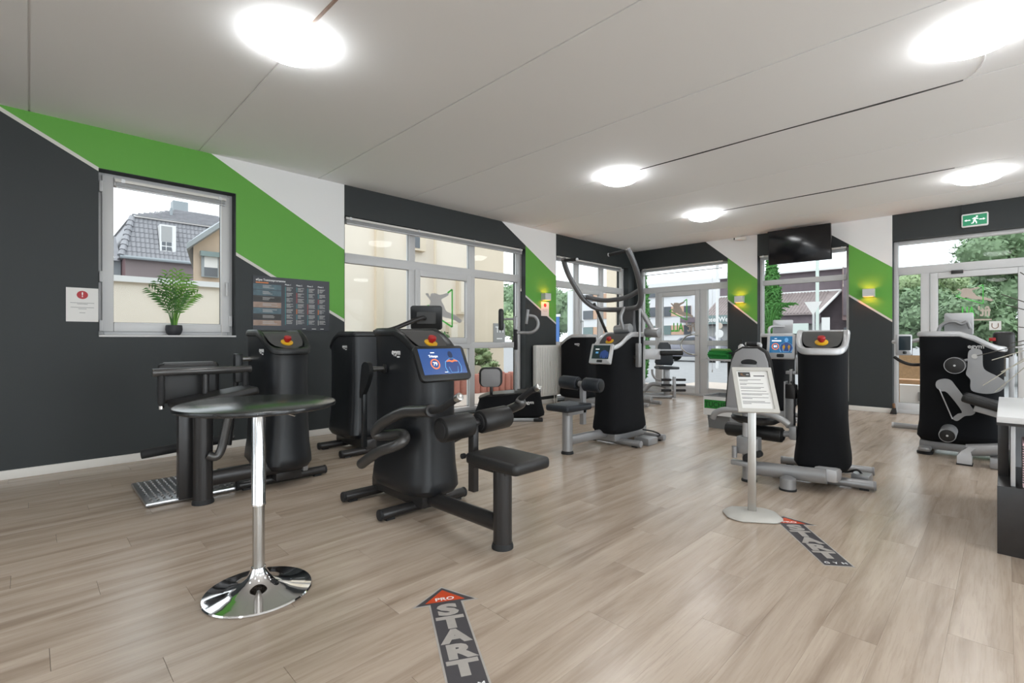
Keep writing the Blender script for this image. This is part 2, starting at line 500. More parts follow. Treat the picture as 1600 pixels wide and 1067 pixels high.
def obj(name, mb, m, parent=None, label=None, smooth=True, kind=None):
    if parent is not None: org = W[parent.name]
    else:
        xs = [p.x for p in mb.v]; ys = [p.y for p in mb.v]; zs = [p.z for p in mb.v]
        org = V((min(xs) + max(xs)) / 2, (min(ys) + max(ys)) / 2, min(zs))
    me = bpy.data.meshes.new(name)
    me.from_pydata([p - org for p in mb.v], [], mb.f)
    me.materials.append(M[m])
    finish(me, smooth)
    o = bpy.data.objects.new(name, me); col.objects.link(o)
    if parent is not None: o.parent = parent
    else: o.location = org
    W[o.name] = org
    if label: o['label'] = label
    if kind: o['kind'] = kind
    return o

def thing(name, loc, label, cat, group=None):
    o = bpy.data.objects.new(name, None); col.objects.link(o)
    o.empty_display_size = 0.1
    o.location = loc; W[o.name] = V(loc)
    o['label'] = label; o['category'] = cat
    if group: o['group'] = group
    return o
def tag(o, label, cat, group=None):
    o['label'] = label; o['category'] = cat
    if group: o['group'] = group
    return o
def struct(o, label=None):
    o['kind'] = 'structure'
    if label: o['label'] = label
    return o

def text(name, body, size, m, parent, mtx, ext=0.0006, bold=0.0, align='CENTER', sx=1.0, ident=None):
    cu = bpy.data.curves.new('txt', 'FONT')
    cu.body = body; cu.size = size; cu.extrude = ext; cu.offset = bold
    cu.align_x = align; cu.align_y = 'CENTER'; cu.resolution_u = 3
    t = bpy.data.objects.new('txt', cu); col.objects.link(t)
    dg = bpy.context.evaluated_depsgraph_get()
    me = bpy.data.meshes.new_from_object(t.evaluated_get(dg))
    bpy.data.objects.remove(t); bpy.data.curves.remove(cu)
    me.name = name
    org = W[parent.name]
    mm = Matrix.Translation(-org) @ mtx @ Matrix.Diagonal((sx, 1, 1, 1))
    me.transform(mm)
    me.materials.clear(); me.materials.append(M[m])
    o = bpy.data.objects.new(name, me); col.objects.link(o); o.parent = parent; W[o.name] = org
    return o

def printed_line(w, h, m, parent, mtx, align='CENTER'):
    """a line of print too small to read"""
    x0 = -w / 2 if align == 'CENTER' else 0
    return obj('printed_line', MB().prism([(x0, -h / 2), (x0 + w, -h / 2), (x0 + w, h / 2), (x0, h / 2)], .0004, mtx), m, parent, smooth=False)

# ------------------------------------------------------------------ room shell
CEIL = 3.05
XL, YF = -5.74, 9.45
XR, YR = 4.5, -4.2

fl = struct(obj('floor', MB().b2((XL - .3, YR, -.12), (XR, YF + .3, -.004)), 'seal'))
def proj(p):
    fx, fy = -math.sin(math.radians(45.324)), math.cos(math.radians(45.324))
    d = p.x * fx + p.y * fy; l = p.x * fy - p.y * fx
    if d < 0.25: return None
    return 800 + 763 * l / d, 529 - 763 * (p.z - CAM_Z) / d, d
cells = []
for i in range(int((XR - XL) / PW) + 1):
    xa, xb = XL + i * PW, min(XL + (i + 1) * PW, XR)
    if xb - xa < 0.02: continue
    off = ((i * 0.381) % 1.0) * PLN
    ya = Y0 - off
    while ya < YF + .2:
        a, b_ = max(ya, YR), min(ya + PLN, YF + .2)
        if b_ - a > 0.02:
            best = 0
            for t in (0.1, 0.5, 0.9):
                q = proj(V((xa + xb) / 2, a + (b_ - a) * t, 0))
                if q and -60 < q[0] < 1660 and q[1] < 1150: best = max(best, 1.0 / q[2] ** 3 * (b_ - a))
            cells.append((best, xa, xb, a, b_))
        ya += PLN
cells.sort(key=lambda c: -c[0])
G = 0.0007
pl_mesh = {}
rest = MB()
for n, (sc_, xa, xb, a, b_) in enumerate(cells):
    if n < 300 and sc_ > 0:
        key = (round(xb - xa, 3), round(b_ - a, 3))
        if key not in pl_mesh:
            mb = MB().box((0, 0, -.002), (key[0] - G * .7, key[1] - 2 * G, .004))
            me = bpy.data.meshes.new('plank'); me.from_pydata(mb.v, [], mb.f); me.materials.append(M['vinyl_plank']); finish(me, False)
            pl_mesh[key] = me
        o = bpy.data.objects.new('plank', pl_mesh[key]); col.objects.link(o); o.parent = fl
        o.location = V((xa + xb) / 2, (a + b_) / 2, 0) - W['floor']
    else:
        rest.b2((xa + G * .3, a + G, -.004), (xb - G * .3, b_ - G, 0))
obj('plank_field', rest, 'vinyl_plank', fl, smooth=False, kind='stuff')

# ceiling: slab with panels between open seams
ce = struct(obj('ceiling', MB().b2((XL - .3, YR, CEIL + .009), (XR, YF + .3, CEIL + .25)), 'white_paint'))
SEAM = 1.22
ys = [YR] + [0.0 + SEAM * k for k in range(-3, 8)] + [YF]
ys = [y for y in ys if YR <= y <= YF]
for k in range(len(ys) - 1):
    ga = 0.009 if abs(ys[k] - 4.88) < .1 or abs(ys[k] - 7.32) < .1 else 0.010
    obj('ceiling_panel', MB().b2((XL, ys[k] + ga * .7, CEIL), (XR, ys[k + 1] - ga * .7, CEIL + .009)), 'ceiling_paint', ce, smooth=False)

wl = MB()
def LB(y0, y1, z0, z1): wl.b2((XL - .30, y0, z0), (XL, y1, z1))
TOPW = 2.672
LB(YR, .444, 0, CEIL); LB(.444, 1.56, 0, 1.165); LB(.444, 1.56, 2.687, CEIL); LB(1.56, 2.77, 0, CEIL)
LB(2.77, 6.0, TOPW, CEIL); LB(2.77, 6.0, -.12, .03); LB(6.0, 6.8, 0, CEIL); LB(6.8, 9.22, TOPW, CEIL); LB(6.8, 9.22, -.12, .03); LB(9.22, YF, 0, CEIL)
struct(obj('wall_left', wl, 'paint_left', smooth=False))
wf = MB()
def FB(x0, x1, z0, z1): wf.b2((x0, YF, z0), (x1, YF + .30, z1))
FB(XL - .3, -5.64, 0, CEIL); FB(-5.64, -3.72, 2.66, CEIL); FB(-3.72, -3.19, 0, CEIL); FB(-3.19, -1.79, 2.66, CEIL); FB(-3.19, -1.79, 0, .12)
FB(-1.79, -1.23, 0, CEIL); FB(-1.23, 1.35, 2.65, CEIL); FB(1.35, XR, 0, CEIL)
struct(obj('wall_far', wf, 'paint_far', smooth=False))
def pierced(mb, spans, lo, hi, box):
    e = lo
    for (p, q) in spans:
        mb.b2(*box(e, p, 0, CEIL + .2)); mb.b2(*box(p, q, 0, .2)); mb.b2(*box(p, q, 2.6, CEIL + .2)); e = q
    mb.b2(*box(e, hi, 0, CEIL + .2)); return mb
struct(obj('wall_right', pierced(MB(), ADDED_RIGHT_WIN, YR, YF + .3, lambda u0, u1, v0, v1: ((XR, u0, v0), (XR + .3, u1, v1))), 'white_paint', smooth=False))
struct(obj('wall_rear', pierced(MB(), ADDED_REAR_WIN, XL - .3, XR + .3, lambda u0, u1, v0, v1: ((u0, YR - .3, v0), (u1, YR, v1))), 'white_paint', smooth=False))

# dark painted reveals of the window openings
def reveal(n, a, b): struct(obj('trim_%d' % n, MB().b2(a, b), 'dark_paint', smooth=False))
reveal(1, (XL - .16, 1.556, 1.18), (XL - .001, 1.5615, 2.687))
reveal(2, (XL - .16, .444, 2.683), (XL - .001, 1.56, 2.6885))
reveal(3, (XL - .2, 5.996, .03), (XL - .001, 6.0015, TOPW))
reveal(4, (XL - .2, 9.215, .03), (XL - .001, 9.2215, TOPW))
reveal(5, (-3.1915, YF + .001, .12), (-3.186, YF + .2, 2.66))
reveal(6, (-1.2315, YF + .001, 0), (-1.226, YF + .2, 2.65))

bl = MB()
for (a, b_) in ((YR, 2.77), (6.0, 6.8), (9.22, YF)): bl.b2((XL, a, 0), (XL + .016, b_, .075), .004)
struct(obj('baseboard_left', bl, 'trim_white'))
bf = MB()
for (a, b_) in ((XL + .016, -5.64), (-3.72, -3.19), (-1.79, -1.23), (1.35, XR)): bf.b2((a, YF - .016, 0), (b_, YF, .075), .004)
struct(obj('baseboard_far', bf, 'trim_white'))
# ------------------------------------------------------------------ windows and doors
def mapL(u0, u1, v0, v1, d0, d1): return ((XL - d1, u0, v0), (XL - d0, u1, v1))
def mapF(u0, u1, v0, v1, d0, d1): return ((u0, YF + d0, v0), (u1, YF + d1, v1))

def rect_frame(mb, mp, u0, u1, v0, v1, w, d0, d1, bev=.006):
    for a in ((u0, u0 + w, v0, v1), (u1 - w, u1, v0, v1), (u0 + w, u1 - w, v0, v0 + w), (u0 + w, u1 - w, v1 - w, v1)):
        mb.b2(*mp(*a, d0, d1), bev)

def pane(parent, mp, u0, u1, v0, v1, d=.155):
    return obj('pane', MB().b2(*mp(u0 - .004, u1 + .004, v0 - .004, v1 + .004, d, d + .006)), 'glass', parent, smooth=False)
def seal(parent, mp, u0, u1, v0, v1, d=.148):
    mb = MB(); rect_frame(mb, mp, u0 - .004, u1 + .004, v0 - .004, v1 + .004, .008, d, d + .004, 0)
    return obj('seal', mb, 'seal', parent, smooth=False)

def glazed(name, mp, u0, u1, v0, v1, ucuts, vcuts, sashes, w=.06, bottom=.08):
    """outer frame, mullions/transoms as bars, one pane object per field"""
    mb = MB(); rect_frame(mb, mp, u0, u1, v0, v1, w, .12, .20)
    root = struct(obj(name, mb, 'pvc'))
    us = [(u0 + w)] + [c for cc in ucuts for c in cc] + [(u1 - w)]
    vsn = [(v0 + bottom)] + [c for cc in vcuts for c in cc] + [(v1 - w)]
    for (a, b_) in ucuts: obj('mullion', MB().b2(*mp(a, b_, v0 + w, v1 - w, .122, .198), .006), 'pvc', root)
    for (a, b_) in vcuts: obj('transom', MB().b2(*mp(u0 + w, u1 - w, a, b_, .118, .196), .006), 'pvc', root)
    ui = [(us[i], us[i + 1]) for i in range(0, len(us), 2)]
    vi = [(vsn[i], vsn[i + 1]) for i in range(0, len(vsn), 2)]
    for i, (a, b_) in enumerate(ui):
        for j, (c, d) in enumerate(vi):
            if (i, j) in sashes:
                k = sashes[(i, j)]
                m2 = MB(); rect_frame(m2, mp, a - .012, b_ + .012, c - .012, d + .012, k, .10, .17)
                sh = obj('sash', m2, 'pvc', root)
                pane(sh, mp, a - .012 + k, b_ + .012 - k, c - .012 + k, d + .012 - k)
                seal(sh, mp, a - .012 + k, b_ + .012 - k, c - .012 + k, d + .012 - k)
            else:
                pane(root, mp, a, b_, c, d); seal(root, mp, a, b_, c, d)
    return root

# window 1: one big sash over a sill
w1m = MB(); rect_frame(w1m, mapL, .446, 1.558, 1.185, 2.685, .045, .13, .21)
win1 = struct(obj('window_1', w1m, 'pvc'))
m2 = MB(); rect_frame(m2, mapL, .475, 1.53, 1.215, 2.66, .085, .10, .17, .01)
sh = obj('sash', m2, 'pvc', win1)
pane(sh, mapL, .56, 1.445, 1.30, 2.575); seal(sh, mapL, .56, 1.445, 1.30, 2.575)
hd = obj('handle', MB().b2(*mapL(1.478, 1.50, 1.70, 1.75, .085, .10), .004).tube([V(XL - .092, 1.489, 1.735), V(XL - .06, 1.489, 1.735), V(XL - .055, 1.489, 1.72), V(XL - .055, 1.489, 1.60)], .010, 10, 4), 'pvc', sh)
for z in (1.27, 1.72, 2.55):
    obj('hinge', MB().b2(*mapL(.455, .48, z - .05, z + .05, .085, .13), .004), 'pvc', win1)
obj('hinge', MB().b2(*mapL(1.515, 1.545, 1.28, 1.39, .08, .13), .004), 'pvc', win1)
struct(obj('trim_7', MB().b2((XL - .13, .445, 1.165), (XL + .012, 1.559, 1.183), .004), 'pvc'), 'white window sill board under the small window')

TR = (2.11, 2.235)
def mapR(u0, u1, v0, v1, d0, d1): return ((XR + d0, u0, v0), (XR + d1, u1, v1))
def mapB(u0, u1, v0, v1, d0, d1): return ((u0, YR - d1, v0), (u1, YR - d0, v1))
win2 = glazed('window_2', mapL, 2.771, 5.999, .03, TOPW - .002, [(3.775, 3.875), (4.87, 4.975)], [(1.0, 1.09), TR], {(1, 1): .085})
win3 = glazed('window_3', mapL, 6.801, 9.219, .03, TOPW - .002, [(7.54, 7.64), (8.365, 8.465)], [(1.0, 1.09), TR], {(1, 1): .08})
obj('handle', MB().b2(*mapL(7.655, 7.68, 1.45, 1.51, .085, .10), .004).tube([V(XL - .09, 7.668, 1.49), V(XL - .05, 7.668, 1.49), V(XL - .045, 7.668, 1.47), V(XL - .045, 7.668, 1.36)], .011, 10, 4), 'aluminium', win3)
win4 = glazed('window_4', mapF, -3.184, -1.792, .12, 2.658, [], [(1.0, 1.08), (2.12, 2.21)], {}, w=.055)
for i, (a, b_) in enumerate(ADDED_REAR_WIN): glazed('window_%d' % (5 + i), mapB, a, b_, .2, 2.6, [((a + b_) / 2 - .05, (a + b_) / 2 + .05)], [], {})  # unseen windows, added as openings for the rear fill lights
for i, (a, b_) in enumerate(ADDED_RIGHT_WIN): glazed('window_%d' % (7 + i), mapR, a, b_, .2, 2.6, [((a + b_) / 2 - .05, (a + b_) / 2 + .05)], [], {})  # same on the right wall: added, out of view, for the fill
def doorset(name, u0, u1, v1, muls, leaf, lw, rails, rail_all):
    mb = MB(); rect_frame(mb, mapF, u0, u1, 0.0, v1, .055, .12, .20)
    root = struct(obj(name, mb, 'pvc'))
    for (a, b_) in muls: obj('mullion', MB().b2(*mapF(a, b_, .055, 2.14, .121, .199), .006), 'pvc', root)
    obj('transom', MB().b2(*mapF(u0 + .05, u1 - .05, 2.13, 2.25, .118, .2), .006), 'pvc', root)
    pane(root, mapF, u0 + .055, u1 - .055, 2.25, v1 - .055)
    us = [u0 + .055] + [c for m_ in muls for c in m_] + [u1 - .055]
    fields = [(us[i], us[i + 1]) for i in range(0, len(us), 2)]
    for (a, b_) in fields:
        if abs(a - leaf[0]) < .02:
            m3 = MB()
            rect_frame(m3, mapF, a + .008, b_ - .008, .03, 2.125, lw, .10, .175)
            m3.b2(*mapF(a + lw, b_ - lw, .03 + lw, .19, .10, .175), .004)
            if rails: m3.b2(*mapF(a + lw, b_ - lw, *rails, .102, .172), .004)
            sh = obj('door_leaf', m3, 'pvc', root)
            zs = [.19] + (list(rails) if rails else []) + [2.125 - lw]
            for i in range(0, len(zs), 2):
                pane(sh, mapF, a + .008 + lw, b_ - .008 - lw, zs[i], zs[i + 1]); seal(sh, mapF, a + .008 + lw, b_ - .008 - lw, zs[i], zs[i + 1])
        else:
            m3 = MB().b2(*mapF(a, b_, .05, .16, .125, .195), .004)
            if rail_all: m3.b2(*mapF(a, b_, 1.01, 1.11, .125, .195), .004)
            obj('rail', m3, 'pvc', root)
            zs = [.16, 1.01, 1.11, 2.14] if rail_all else [.16, 2.14]
            for i in range(0, len(zs), 2):
                pane(root, mapF, a, b_, zs[i], zs[i + 1]); seal(root, mapF, a, b_, zs[i], zs[i + 1])
    return root
door1 = doorset('door_1', -5.638, -3.722, 2.658, [(-5.30, -5.225), (-4.315, -4.17)], (-5.225, -4.315), .09, (1.03, 1.11), True)
hm = MB(); hp = [V(-4.36 + 0.0, YF + .09, 1.235), V(-4.42, YF + .03, 1.235), V(-4.55, YF + .02, 1.20), V(-4.645, YF + .02, 1.10), V(-4.665, YF + .02, 1.03), V(-4.645, YF + .02, .95), V(-4.55, YF + .02, .86), V(-4.42, YF + .03, .83), V(-4.36, YF + .09, .83)]
hm.tube(hp, .016, 12, 5)
obj('bow_handle', hm, 'steel_brushed', door1)
door2 = doorset('door_2', -1.226, 1.348, 2.648, [(-.905, -.80), (.21, .33)], (-.80, .21), .085, None, False)
obj('door_closer', MB().b2(*mapF(-.56, -.43, 2.09, 2.14, .07, .115), .006), 'charcoal_metal', door2)
hm = MB().tube([V(.16, YF + .09, 1.03), V(.16, YF + .03, 1.03), V(.14, YF + .025, 1.03), V(.03, YF + .025, 1.03)], .011)
obj('lever_handle', hm, 'aluminium', door2)
obj('lock_plate', MB().b2(*mapF(.145, .175, .86, 1.1, .092, .10), .003), 'aluminium', door2)

# decals on the glass: leaping figure in an open green triangle, lettering read from outside
FIG = [(-1.15, .33), (-1.03, .34), (-.96, .26), (-.91, .345), (-.72, .36), (-.52, .33), (-.2, .395), (-.165, .34), (-.33, .27), (-.48, .20), (-.36, .05), (-.27, -.08), (-.08, -.13), (.10, -.165), (.30, -.25), (.44, -.32), (.34, -.39), (.16, -.33), (-.04, -.29), (-.39, -.245), (-.58, -.19), (-.70, -.13), (-.86, -.17), (-.95, -.09), (-1.0, .02), (-.94, .15), (-1.05, .25)]
def logo(parent, o, xd, h, fm, xs):
    """o = middle of the upright green bar; xd points along the glass"""
    Mx = frame(o, xd, (0, 0, 1))
    obj('figure_decal', MB().prism(smooth_outline([(p[0] * h * xs, p[1] * h) for p in FIG], 3), .001, Mx), fm, parent, smooth=False)
    tb = MB(); t = .045 * h
    def seg(a, b_):
        a, b_ = V(*a, 0), V(*b_, 0); d = (b_ - a).normalized(); n = V(-d.y, d.x, 0) * t / 2
        tb.prism([tuple((a + n)[:2]), tuple((b_ + n)[:2]), tuple((b_ - n)[:2]), tuple((a - n)[:2])][::-1], .0012, Mx)
    q = [(-.2, .395), (0, .5), (0, -.5), (-1.22, -.04), (-1.0, .04)]
    for i in range(4): seg((q[i][0] * h * xs, q[i][1] * h), (q[i + 1][0] * h * xs, q[i + 1][1] * h))
    obj('triangle_decal', tb, 'decal_green', parent, smooth=False)
logo(win2, (XL - .152, 4.552, 1.61), (0, 1, 0), .57, 'decal_grey', .74)
logo(door1, (-4.607, YF + .152, 1.745), (1, 0, 0), .43, 'decal_tan', .72)
logo(door2, (-.227, YF + .152, 1.78), (1, 0, 0), .27, 'decal_tan', .88)
def fit(parent, x0, x1, z, size):
    w = x1 - x0
    Mx = frame((x1 - w * .22, YF + .153, z), (-1, 0, 0), (0, 0, 1))
    text('lettering', "fit'", size, 'decal_tan', parent, Mx, .0005, .006, sx=w * .46 / (size * 1.25))
    Mx = frame((x0 + w * .27, YF + .153, z), (-1, 0, 0), (0, 0, 1))
    text('lettering', 'ALL', size, 'decal_green', parent, Mx, .0005, .006, sx=w * .5 / (size * 1.75))
fit(door2, -.49, -.14, 1.53, .19)
fit(door1, -4.97, -4.40, 1.375, .25)
obj('strapline', MB().b2(*mapF(-.33, -.14, 1.408, 1.428, .152, .153)), 'decal_tan', door2, smooth=False)
st = obj('sticker', MB().b2(*mapF(-.165, -.045, 1.27, 1.395, .152, .1535)), 'paper', door2, smooth=False)
ub = MB().tube([V(-.135, YF + .151, 1.365), V(-.135, YF + .151, 1.315), V(-.105, YF + .151, 1.292), V(-.075, YF + .151, 1.315), V(-.075, YF + .151, 1.365)], .005, 6, 4)
obj('symbol', ub, 'poster_tan', st)

# ------------------------------------------------------------------ ceiling lights
def dome_profile(r, h): return [(r * math.sin(a), -h * math.cos(a)) for a in [PI / 2 * i / 8 for i in range(9)]]
def ceiling_light(x, y, label, group='round ceiling lights'):
    t = thing('ceiling_light', (x, y, CEIL - .10), label, 'ceiling light', group)
    obj('base_plate', MB().lathe([(.19, -.028), (.205, -.024), (.205, -.0), (.19, 0)], (x, y, CEIL), 40), 'white_paint', t)
    obj('diffuser', MB().lathe(dome_profile(.225, .075) + [(.222, .006), (.20, .010)], (x, y, CEIL - .028), 40), 'dome', t)
    return t
L1 = ceiling_light(-3.2, 1.19, 'round white ceiling light above the dark bistro table')
L2 = ceiling_light(-.13, 4.19, 'large round ceiling light at top right with a cable running to the seam')
L3 = ceiling_light(-3.17, 4.89, 'round ceiling light above the lat pulldown machine, on the dark ceiling seam')
L4 = ceiling_light(-3.24, 7.32, 'smallest round ceiling light, furthest back above the towel box')
L5 = ceiling_light(-.23, 7.80, 'flat looking round ceiling light near the green exit sign')
for (x, y) in ((-3.2, -2.44), (-.2, .2), (-.2, -2.44), (2.6, 1.2), (2.6, -2.44), (2.6, 4.9), (2.6, 7.5)):  # extra ceiling lights out of view, added to brighten the room
    ceiling_light(x, y, 'added round ceiling light filling the room from behind and right of the camera', 'added fill ceiling lights outside the picture')
def cable(name, pts, r, m, label):
    return tag(obj(name, MB().tube(pts, r, 8, 5), m), label, 'cable')
z = CEIL - .003
cable('light_cable', [V(-.13, 4.39, z), V(-.10, 4.55, z), V(-.13, 4.74, z), V(-.2, 4.87, z), V(-.25, 4.88, z + .004)], .006, 'white_paint', 'short white cable from large top right ceiling light to the seam')
cable('light_cable', [V(-.25, 7.60, z), V(-.27, 7.50, z), V(-.33, 7.36, z), V(-.42, 7.32, z + .004)], .006, 'white_paint', 'short white cable from the flat ceiling light near the exit sign')
cable('seam_cable', [V(-3.0, 4.88, z + .005), V(-2.2, 4.882, z + .001), V(-1.5, 4.878, z + .003), V(-.7, 4.883, z), V(-.22, 4.88, z + .004)], .0075, 'ink', 'long dark cable lying in the middle ceiling seam')
cable('seam_cable', [V(-3.0, 7.32, z + .005), V(-2.2, 7.322, z + .002), V(-1.2, 7.318, z), V(-.4, 7.32, z + .004)], .0075, 'ink', 'dark cable lying in the rear ceiling seam near the screen')
cable('seam_cable', [V(-2.99, 1.215, z + .006), V(-2.5, 1.222, z), V(-1.9, 1.218, z)], .010, 'poster_tan', 'brownish cable in the ceiling seam beside the front left light')

# ------------------------------------------------------------------ wall lamps
def wall_lamp(p, n, label):
    """p on the wall, n = wall normal"""
    n = V(n); s_ = V(0, 0, 1).cross(n)
    Mx = frame(p, s_, (0, 0, 1))
    t = thing('wall_lamp', p - V(0, 0, .06), label, 'wall lamp', 'up and down wall lamps')
    mb = MB(Mx)
    for a, b_ in (((-.075, -.06, .02), (-.068, .06, .10)), ((.068, -.06, .02), (.075, .06, .10)), ((-.068, -.06, .093), (.068, .06, .10)), ((-.075, -.06, 0), (.075, .06, .02))): mb.b2(a, b_)
    obj('housing', mb, 'lamp_body', t, smooth=False)
    obj('bulb', MB(Mx).b2((-.03, -.035, .03), (.03, .035, .07), .008), 'lamp_glow', t)
wall_lamp(V(XL, 6.47, 1.885), (1, 0, 0), 'white cube wall lamp beside the radiator wall, leftmost of the three')
wall_lamp(V(-3.487, YF, 1.88), (0, -1, 0), 'white cube wall lamp on the green pillar beside the glass entrance door')
wall_lamp(V(-1.517, YF, 1.87), (0, -1, 0), 'white cube wall lamp on the green pillar right of the hanging screen')

# ------------------------------------------------------------------ blinds
def blind(mp, u0, u1, zt, label, d=.03, cord=None, stack=.035):
    a, b_ = mp(u0, u1, zt - .028, zt, d, d + .03)
    t = thing('venetian_blind', ((a[0] + b_[0]) / 2, (a[1] + b_[1]) / 2, zt - .08), label, 'blind', 'raised venetian blinds')
    obj('head_rail', MB().b2(a, b_, .003), 'trim_white', t)
    mb = MB()
    for i in range(5): mb.b2(*mp(u0 + .01, u1 - .01, zt - .034 - i * stack / 5 - .003, zt - .034 - i * stack / 5, d + .002, d + .028))
    obj('slat_stack', mb, 'blind_metal', t, smooth=False)
    obj('bottom_rail', MB().b2(*mp(u0 + .01, u1 - .01, zt - .05 - stack, zt - .036 - stack, d + .004, d + .026), .003), 'blind_metal', t)
    nb = max(2, int((u1 - u0) / .8) + 1)
    for i in range(nb):
        u = u0 + .06 + (u1 - u0 - .12) * i / (nb - 1)
        obj('bracket', MB().b2(*mp(u - .015, u + .015, zt - .032, zt + .004, d - .006, d + .001)), 'aluminium', t, smooth=False)
    if cord:
        u, zb = cord
        x = mp(u, u, 0, 0, d - .008, d - .008)[0]
        c = obj('pull_cord', MB().cyl((x[0], x[1], zb + .05), (x[0], x[1], zt - .03), .0025, 6), 'trim_white', t)
        obj('tassel', MB().lathe([(.003, .05), (.009, .03), (.010, 0), (.002, -.004)], (x[0], x[1], zb), 10), 'trim_white', c)
    return t
blind(mapL, .565, 1.485, 2.635, 'short white blind pulled up over the small window with the palm', .062, (1.44, .93), .03)
blind(mapL, 2.80, 5.95, 2.665, 'long raised blind across the three part window behind the workout machines', .02, (5.9, 1.95))
blind(mapL, 6.85, 8.98, 2.665, 'raised blind over the corner window behind the lat pulldown machine', .02, (8.95, 1.6))
blind(mapF, -5.55, -3.83, 2.655, 'wide grey raised blind above the glass entrance door', .02, (-4.02, .5), .10)
blind(mapF, -3.16, -1.83, 2.655, 'raised blind partly hidden behind the hanging black screen', .02, (-1.87, 2.0))
# ------------------------------------------------------------------ gym machine pieces
def rect_in(o, k):  # shrink outline about its centre line
    return o

def tower_outline(hw=.172, fr=.31, bk=.31, n=40):
    """plan: square-ish back, U-shaped front (front = -y)"""
    pts = []
    for k in range(n):
        a = 2 * PI * k / n
        c, s_ = math.cos(a), math.sin(a)
        e = 0.34 if s_ > 0 else 0.62
        x = hw * math.copysign(abs(c) ** e, c)
        y = (bk if s_ > 0 else fr) * math.copysign(abs(s_) ** e, s_)
        pts.append((x, y))
    return pts
def sstep(a, b, x):
    t = max(0, min(1, (x - a) / (b - a))); return t * t * (3 - 2 * t)

def tower(root, c, rot, style, estop=True, logo_side=None, zb=.13, hw=.172, nofeet=False, logo_y=-.06, logo_z=1.03):
    """covered drive column. c=(x,y) ; rot degrees; front (sloped) is local -y"""
    R = Matrix.Translation(V(c[0], c[1], 0)) @ Matrix.Rotation(math.radians(rot), 4, 'Z')
    out = tower_outline(hw)
    dark = style == 'dark'
    def zt(y): return 1.205 - .145 * sstep(.02, -.31, y)
    def ring(z, k, kx=None, top=None):
        res = []
        for (x, y) in out:
            zz = z if top is None else zt(y) + top
            res.append(V(x * (kx or k), y * k, zz))
        return res
    rings = [ring(zb, .86), ring(zb + .012, .97, 1.0), ring(zb + .05, 1.05, 1.13), ring(zb + .10, 1.04, 1.11), ring(zb + .20, 1.0, 1.04), ring(.50, .985, .985), ring(.78, .98, .965), ring(.98, .985, .975)]
    rings.append([V(x * .99, y * .99, min(1.05, zt(y) - .045)) for (x, y) in out])
    rings.append([V(x, y, zt(y) - .028) for (x, y) in out])
    obj('cover', MB(R).loft(rings), 'cover_grey' if dark else 'fabric_black', root)
    # rim: moulded band round the top
    def off(k, dz): return [V(x * k + (0), y * k, zt(y) + dz) for (x, y) in out]
    inner = .80
    rr_ = [off(1.00, -.036), off(1.045, -.030), off(1.06, -.010), off(1.035, .010), off(.98, .018), off(inner + .03, .014), off(inner, .004), off(inner, -.02), off(.98, -.036)]
    rr_.append(rr_[0])
    obj('rim', MB(R).loft(rr_, cap=False), 'black_plastic' if dark else 'silver_light', root)
    pn = [V(x * (inner + .01), y * (inner + .01), zt(y) + .000) for (x, y) in out]
    pb = [V(x * (inner + .01), y * (inner + .01), zt(y) - .03) for (x, y) in out]
    # panel meshed in lateral strips so that it follows the slope
    mb = MB(R); NS = 14
    ysn = [-.31 * inner * .99 + (.62 * inner * .98) * i / NS for i in range(NS + 1)]
    def wx(y):
        yy = abs(y) / (.31 * inner); e = .62 if y < 0 else .34
        s_ = yy ** (1 / e); cc = max(0.0, 1 - s_ * s_) ** .5
        return hw * inner * cc ** e
    vs, fs = [], []
    for y in ysn: vs += [V(-wx(y), y, zt(y) + .003), V(wx(y), y, zt(y) + .003)]
    for i in range(NS): fs.append((2 * i, 2 * i + 1, 2 * i + 3, 2 * i + 2))
    mb.add(vs, fs)
    obj('top_panel', mb, 'panel_grey', root)
    if estop:
        y = -.17; z0 = zt(y) + .004
        nrm = V(0, -.50, 1).normalized(); q = V(0, 0, 1).rotation_difference(nrm).to_matrix().to_4x4()
        B = R @ Matrix.Translation(V(0, y, z0)) @ q
        e = obj('emergency_stop', MB(B).lathe([(.045, -.004), (.045, .006), (.020, .008)], n=24), 'yellow', root, 'yellow disc under the red stop button')
        obj('stop_button', MB(B).lathe([(.016, .005), (.016, .018), (.026, .022), (.028, .04), (.024, .05), (0, .052)], n=20), 'red', e, 'red mushroom stop button')
    if logo_side:
        sx = logo_side
        Mx = R @ frame((sx * (hw * 1.0 + .0006), logo_y, logo_z), (0, sx, 0), (0, 0, 1))
        text('logo', 'egym', .05, 'white_print', root, Mx, .0012, .001)
        Mx = R @ frame((sx * (hw * 1.0 + .0006), logo_y + sx * .03, logo_z - .03), (0, sx, 0), (0, 0, 1))
        printed_line(.035, .010, 'white_print', root, Mx @ Matrix.Translation(V(0, 0, .0008)))
    if not nofeet:
        for fy in (-.10, .40):
            f = obj('foot', MB(R).cyl((-.33, fy, .042), (.33, fy, .042), .034, 18, .006), 'charcoal_metal' if dark else 'silver', root)
            for s_ in (-1, 1):
                obj('foot_cap', MB(R).cyl((s_ * .325, fy, .042), (s_ * .345, fy, .042), .035, 18, .005), 'rubber' if dark else 'shell_grey', f)
                obj('rubber_pad', MB(R).b2((s_ * .27 - .03, fy - .02, 0), (s_ * .27 + .03, fy + .02, .014)), 'rubber', f, smooth=False)
        obj('base', MB(R).b2((-.10, -.22, .045), (.10, .44, .15), .02), 'charcoal_metal' if dark else 'silver', root)
    return R

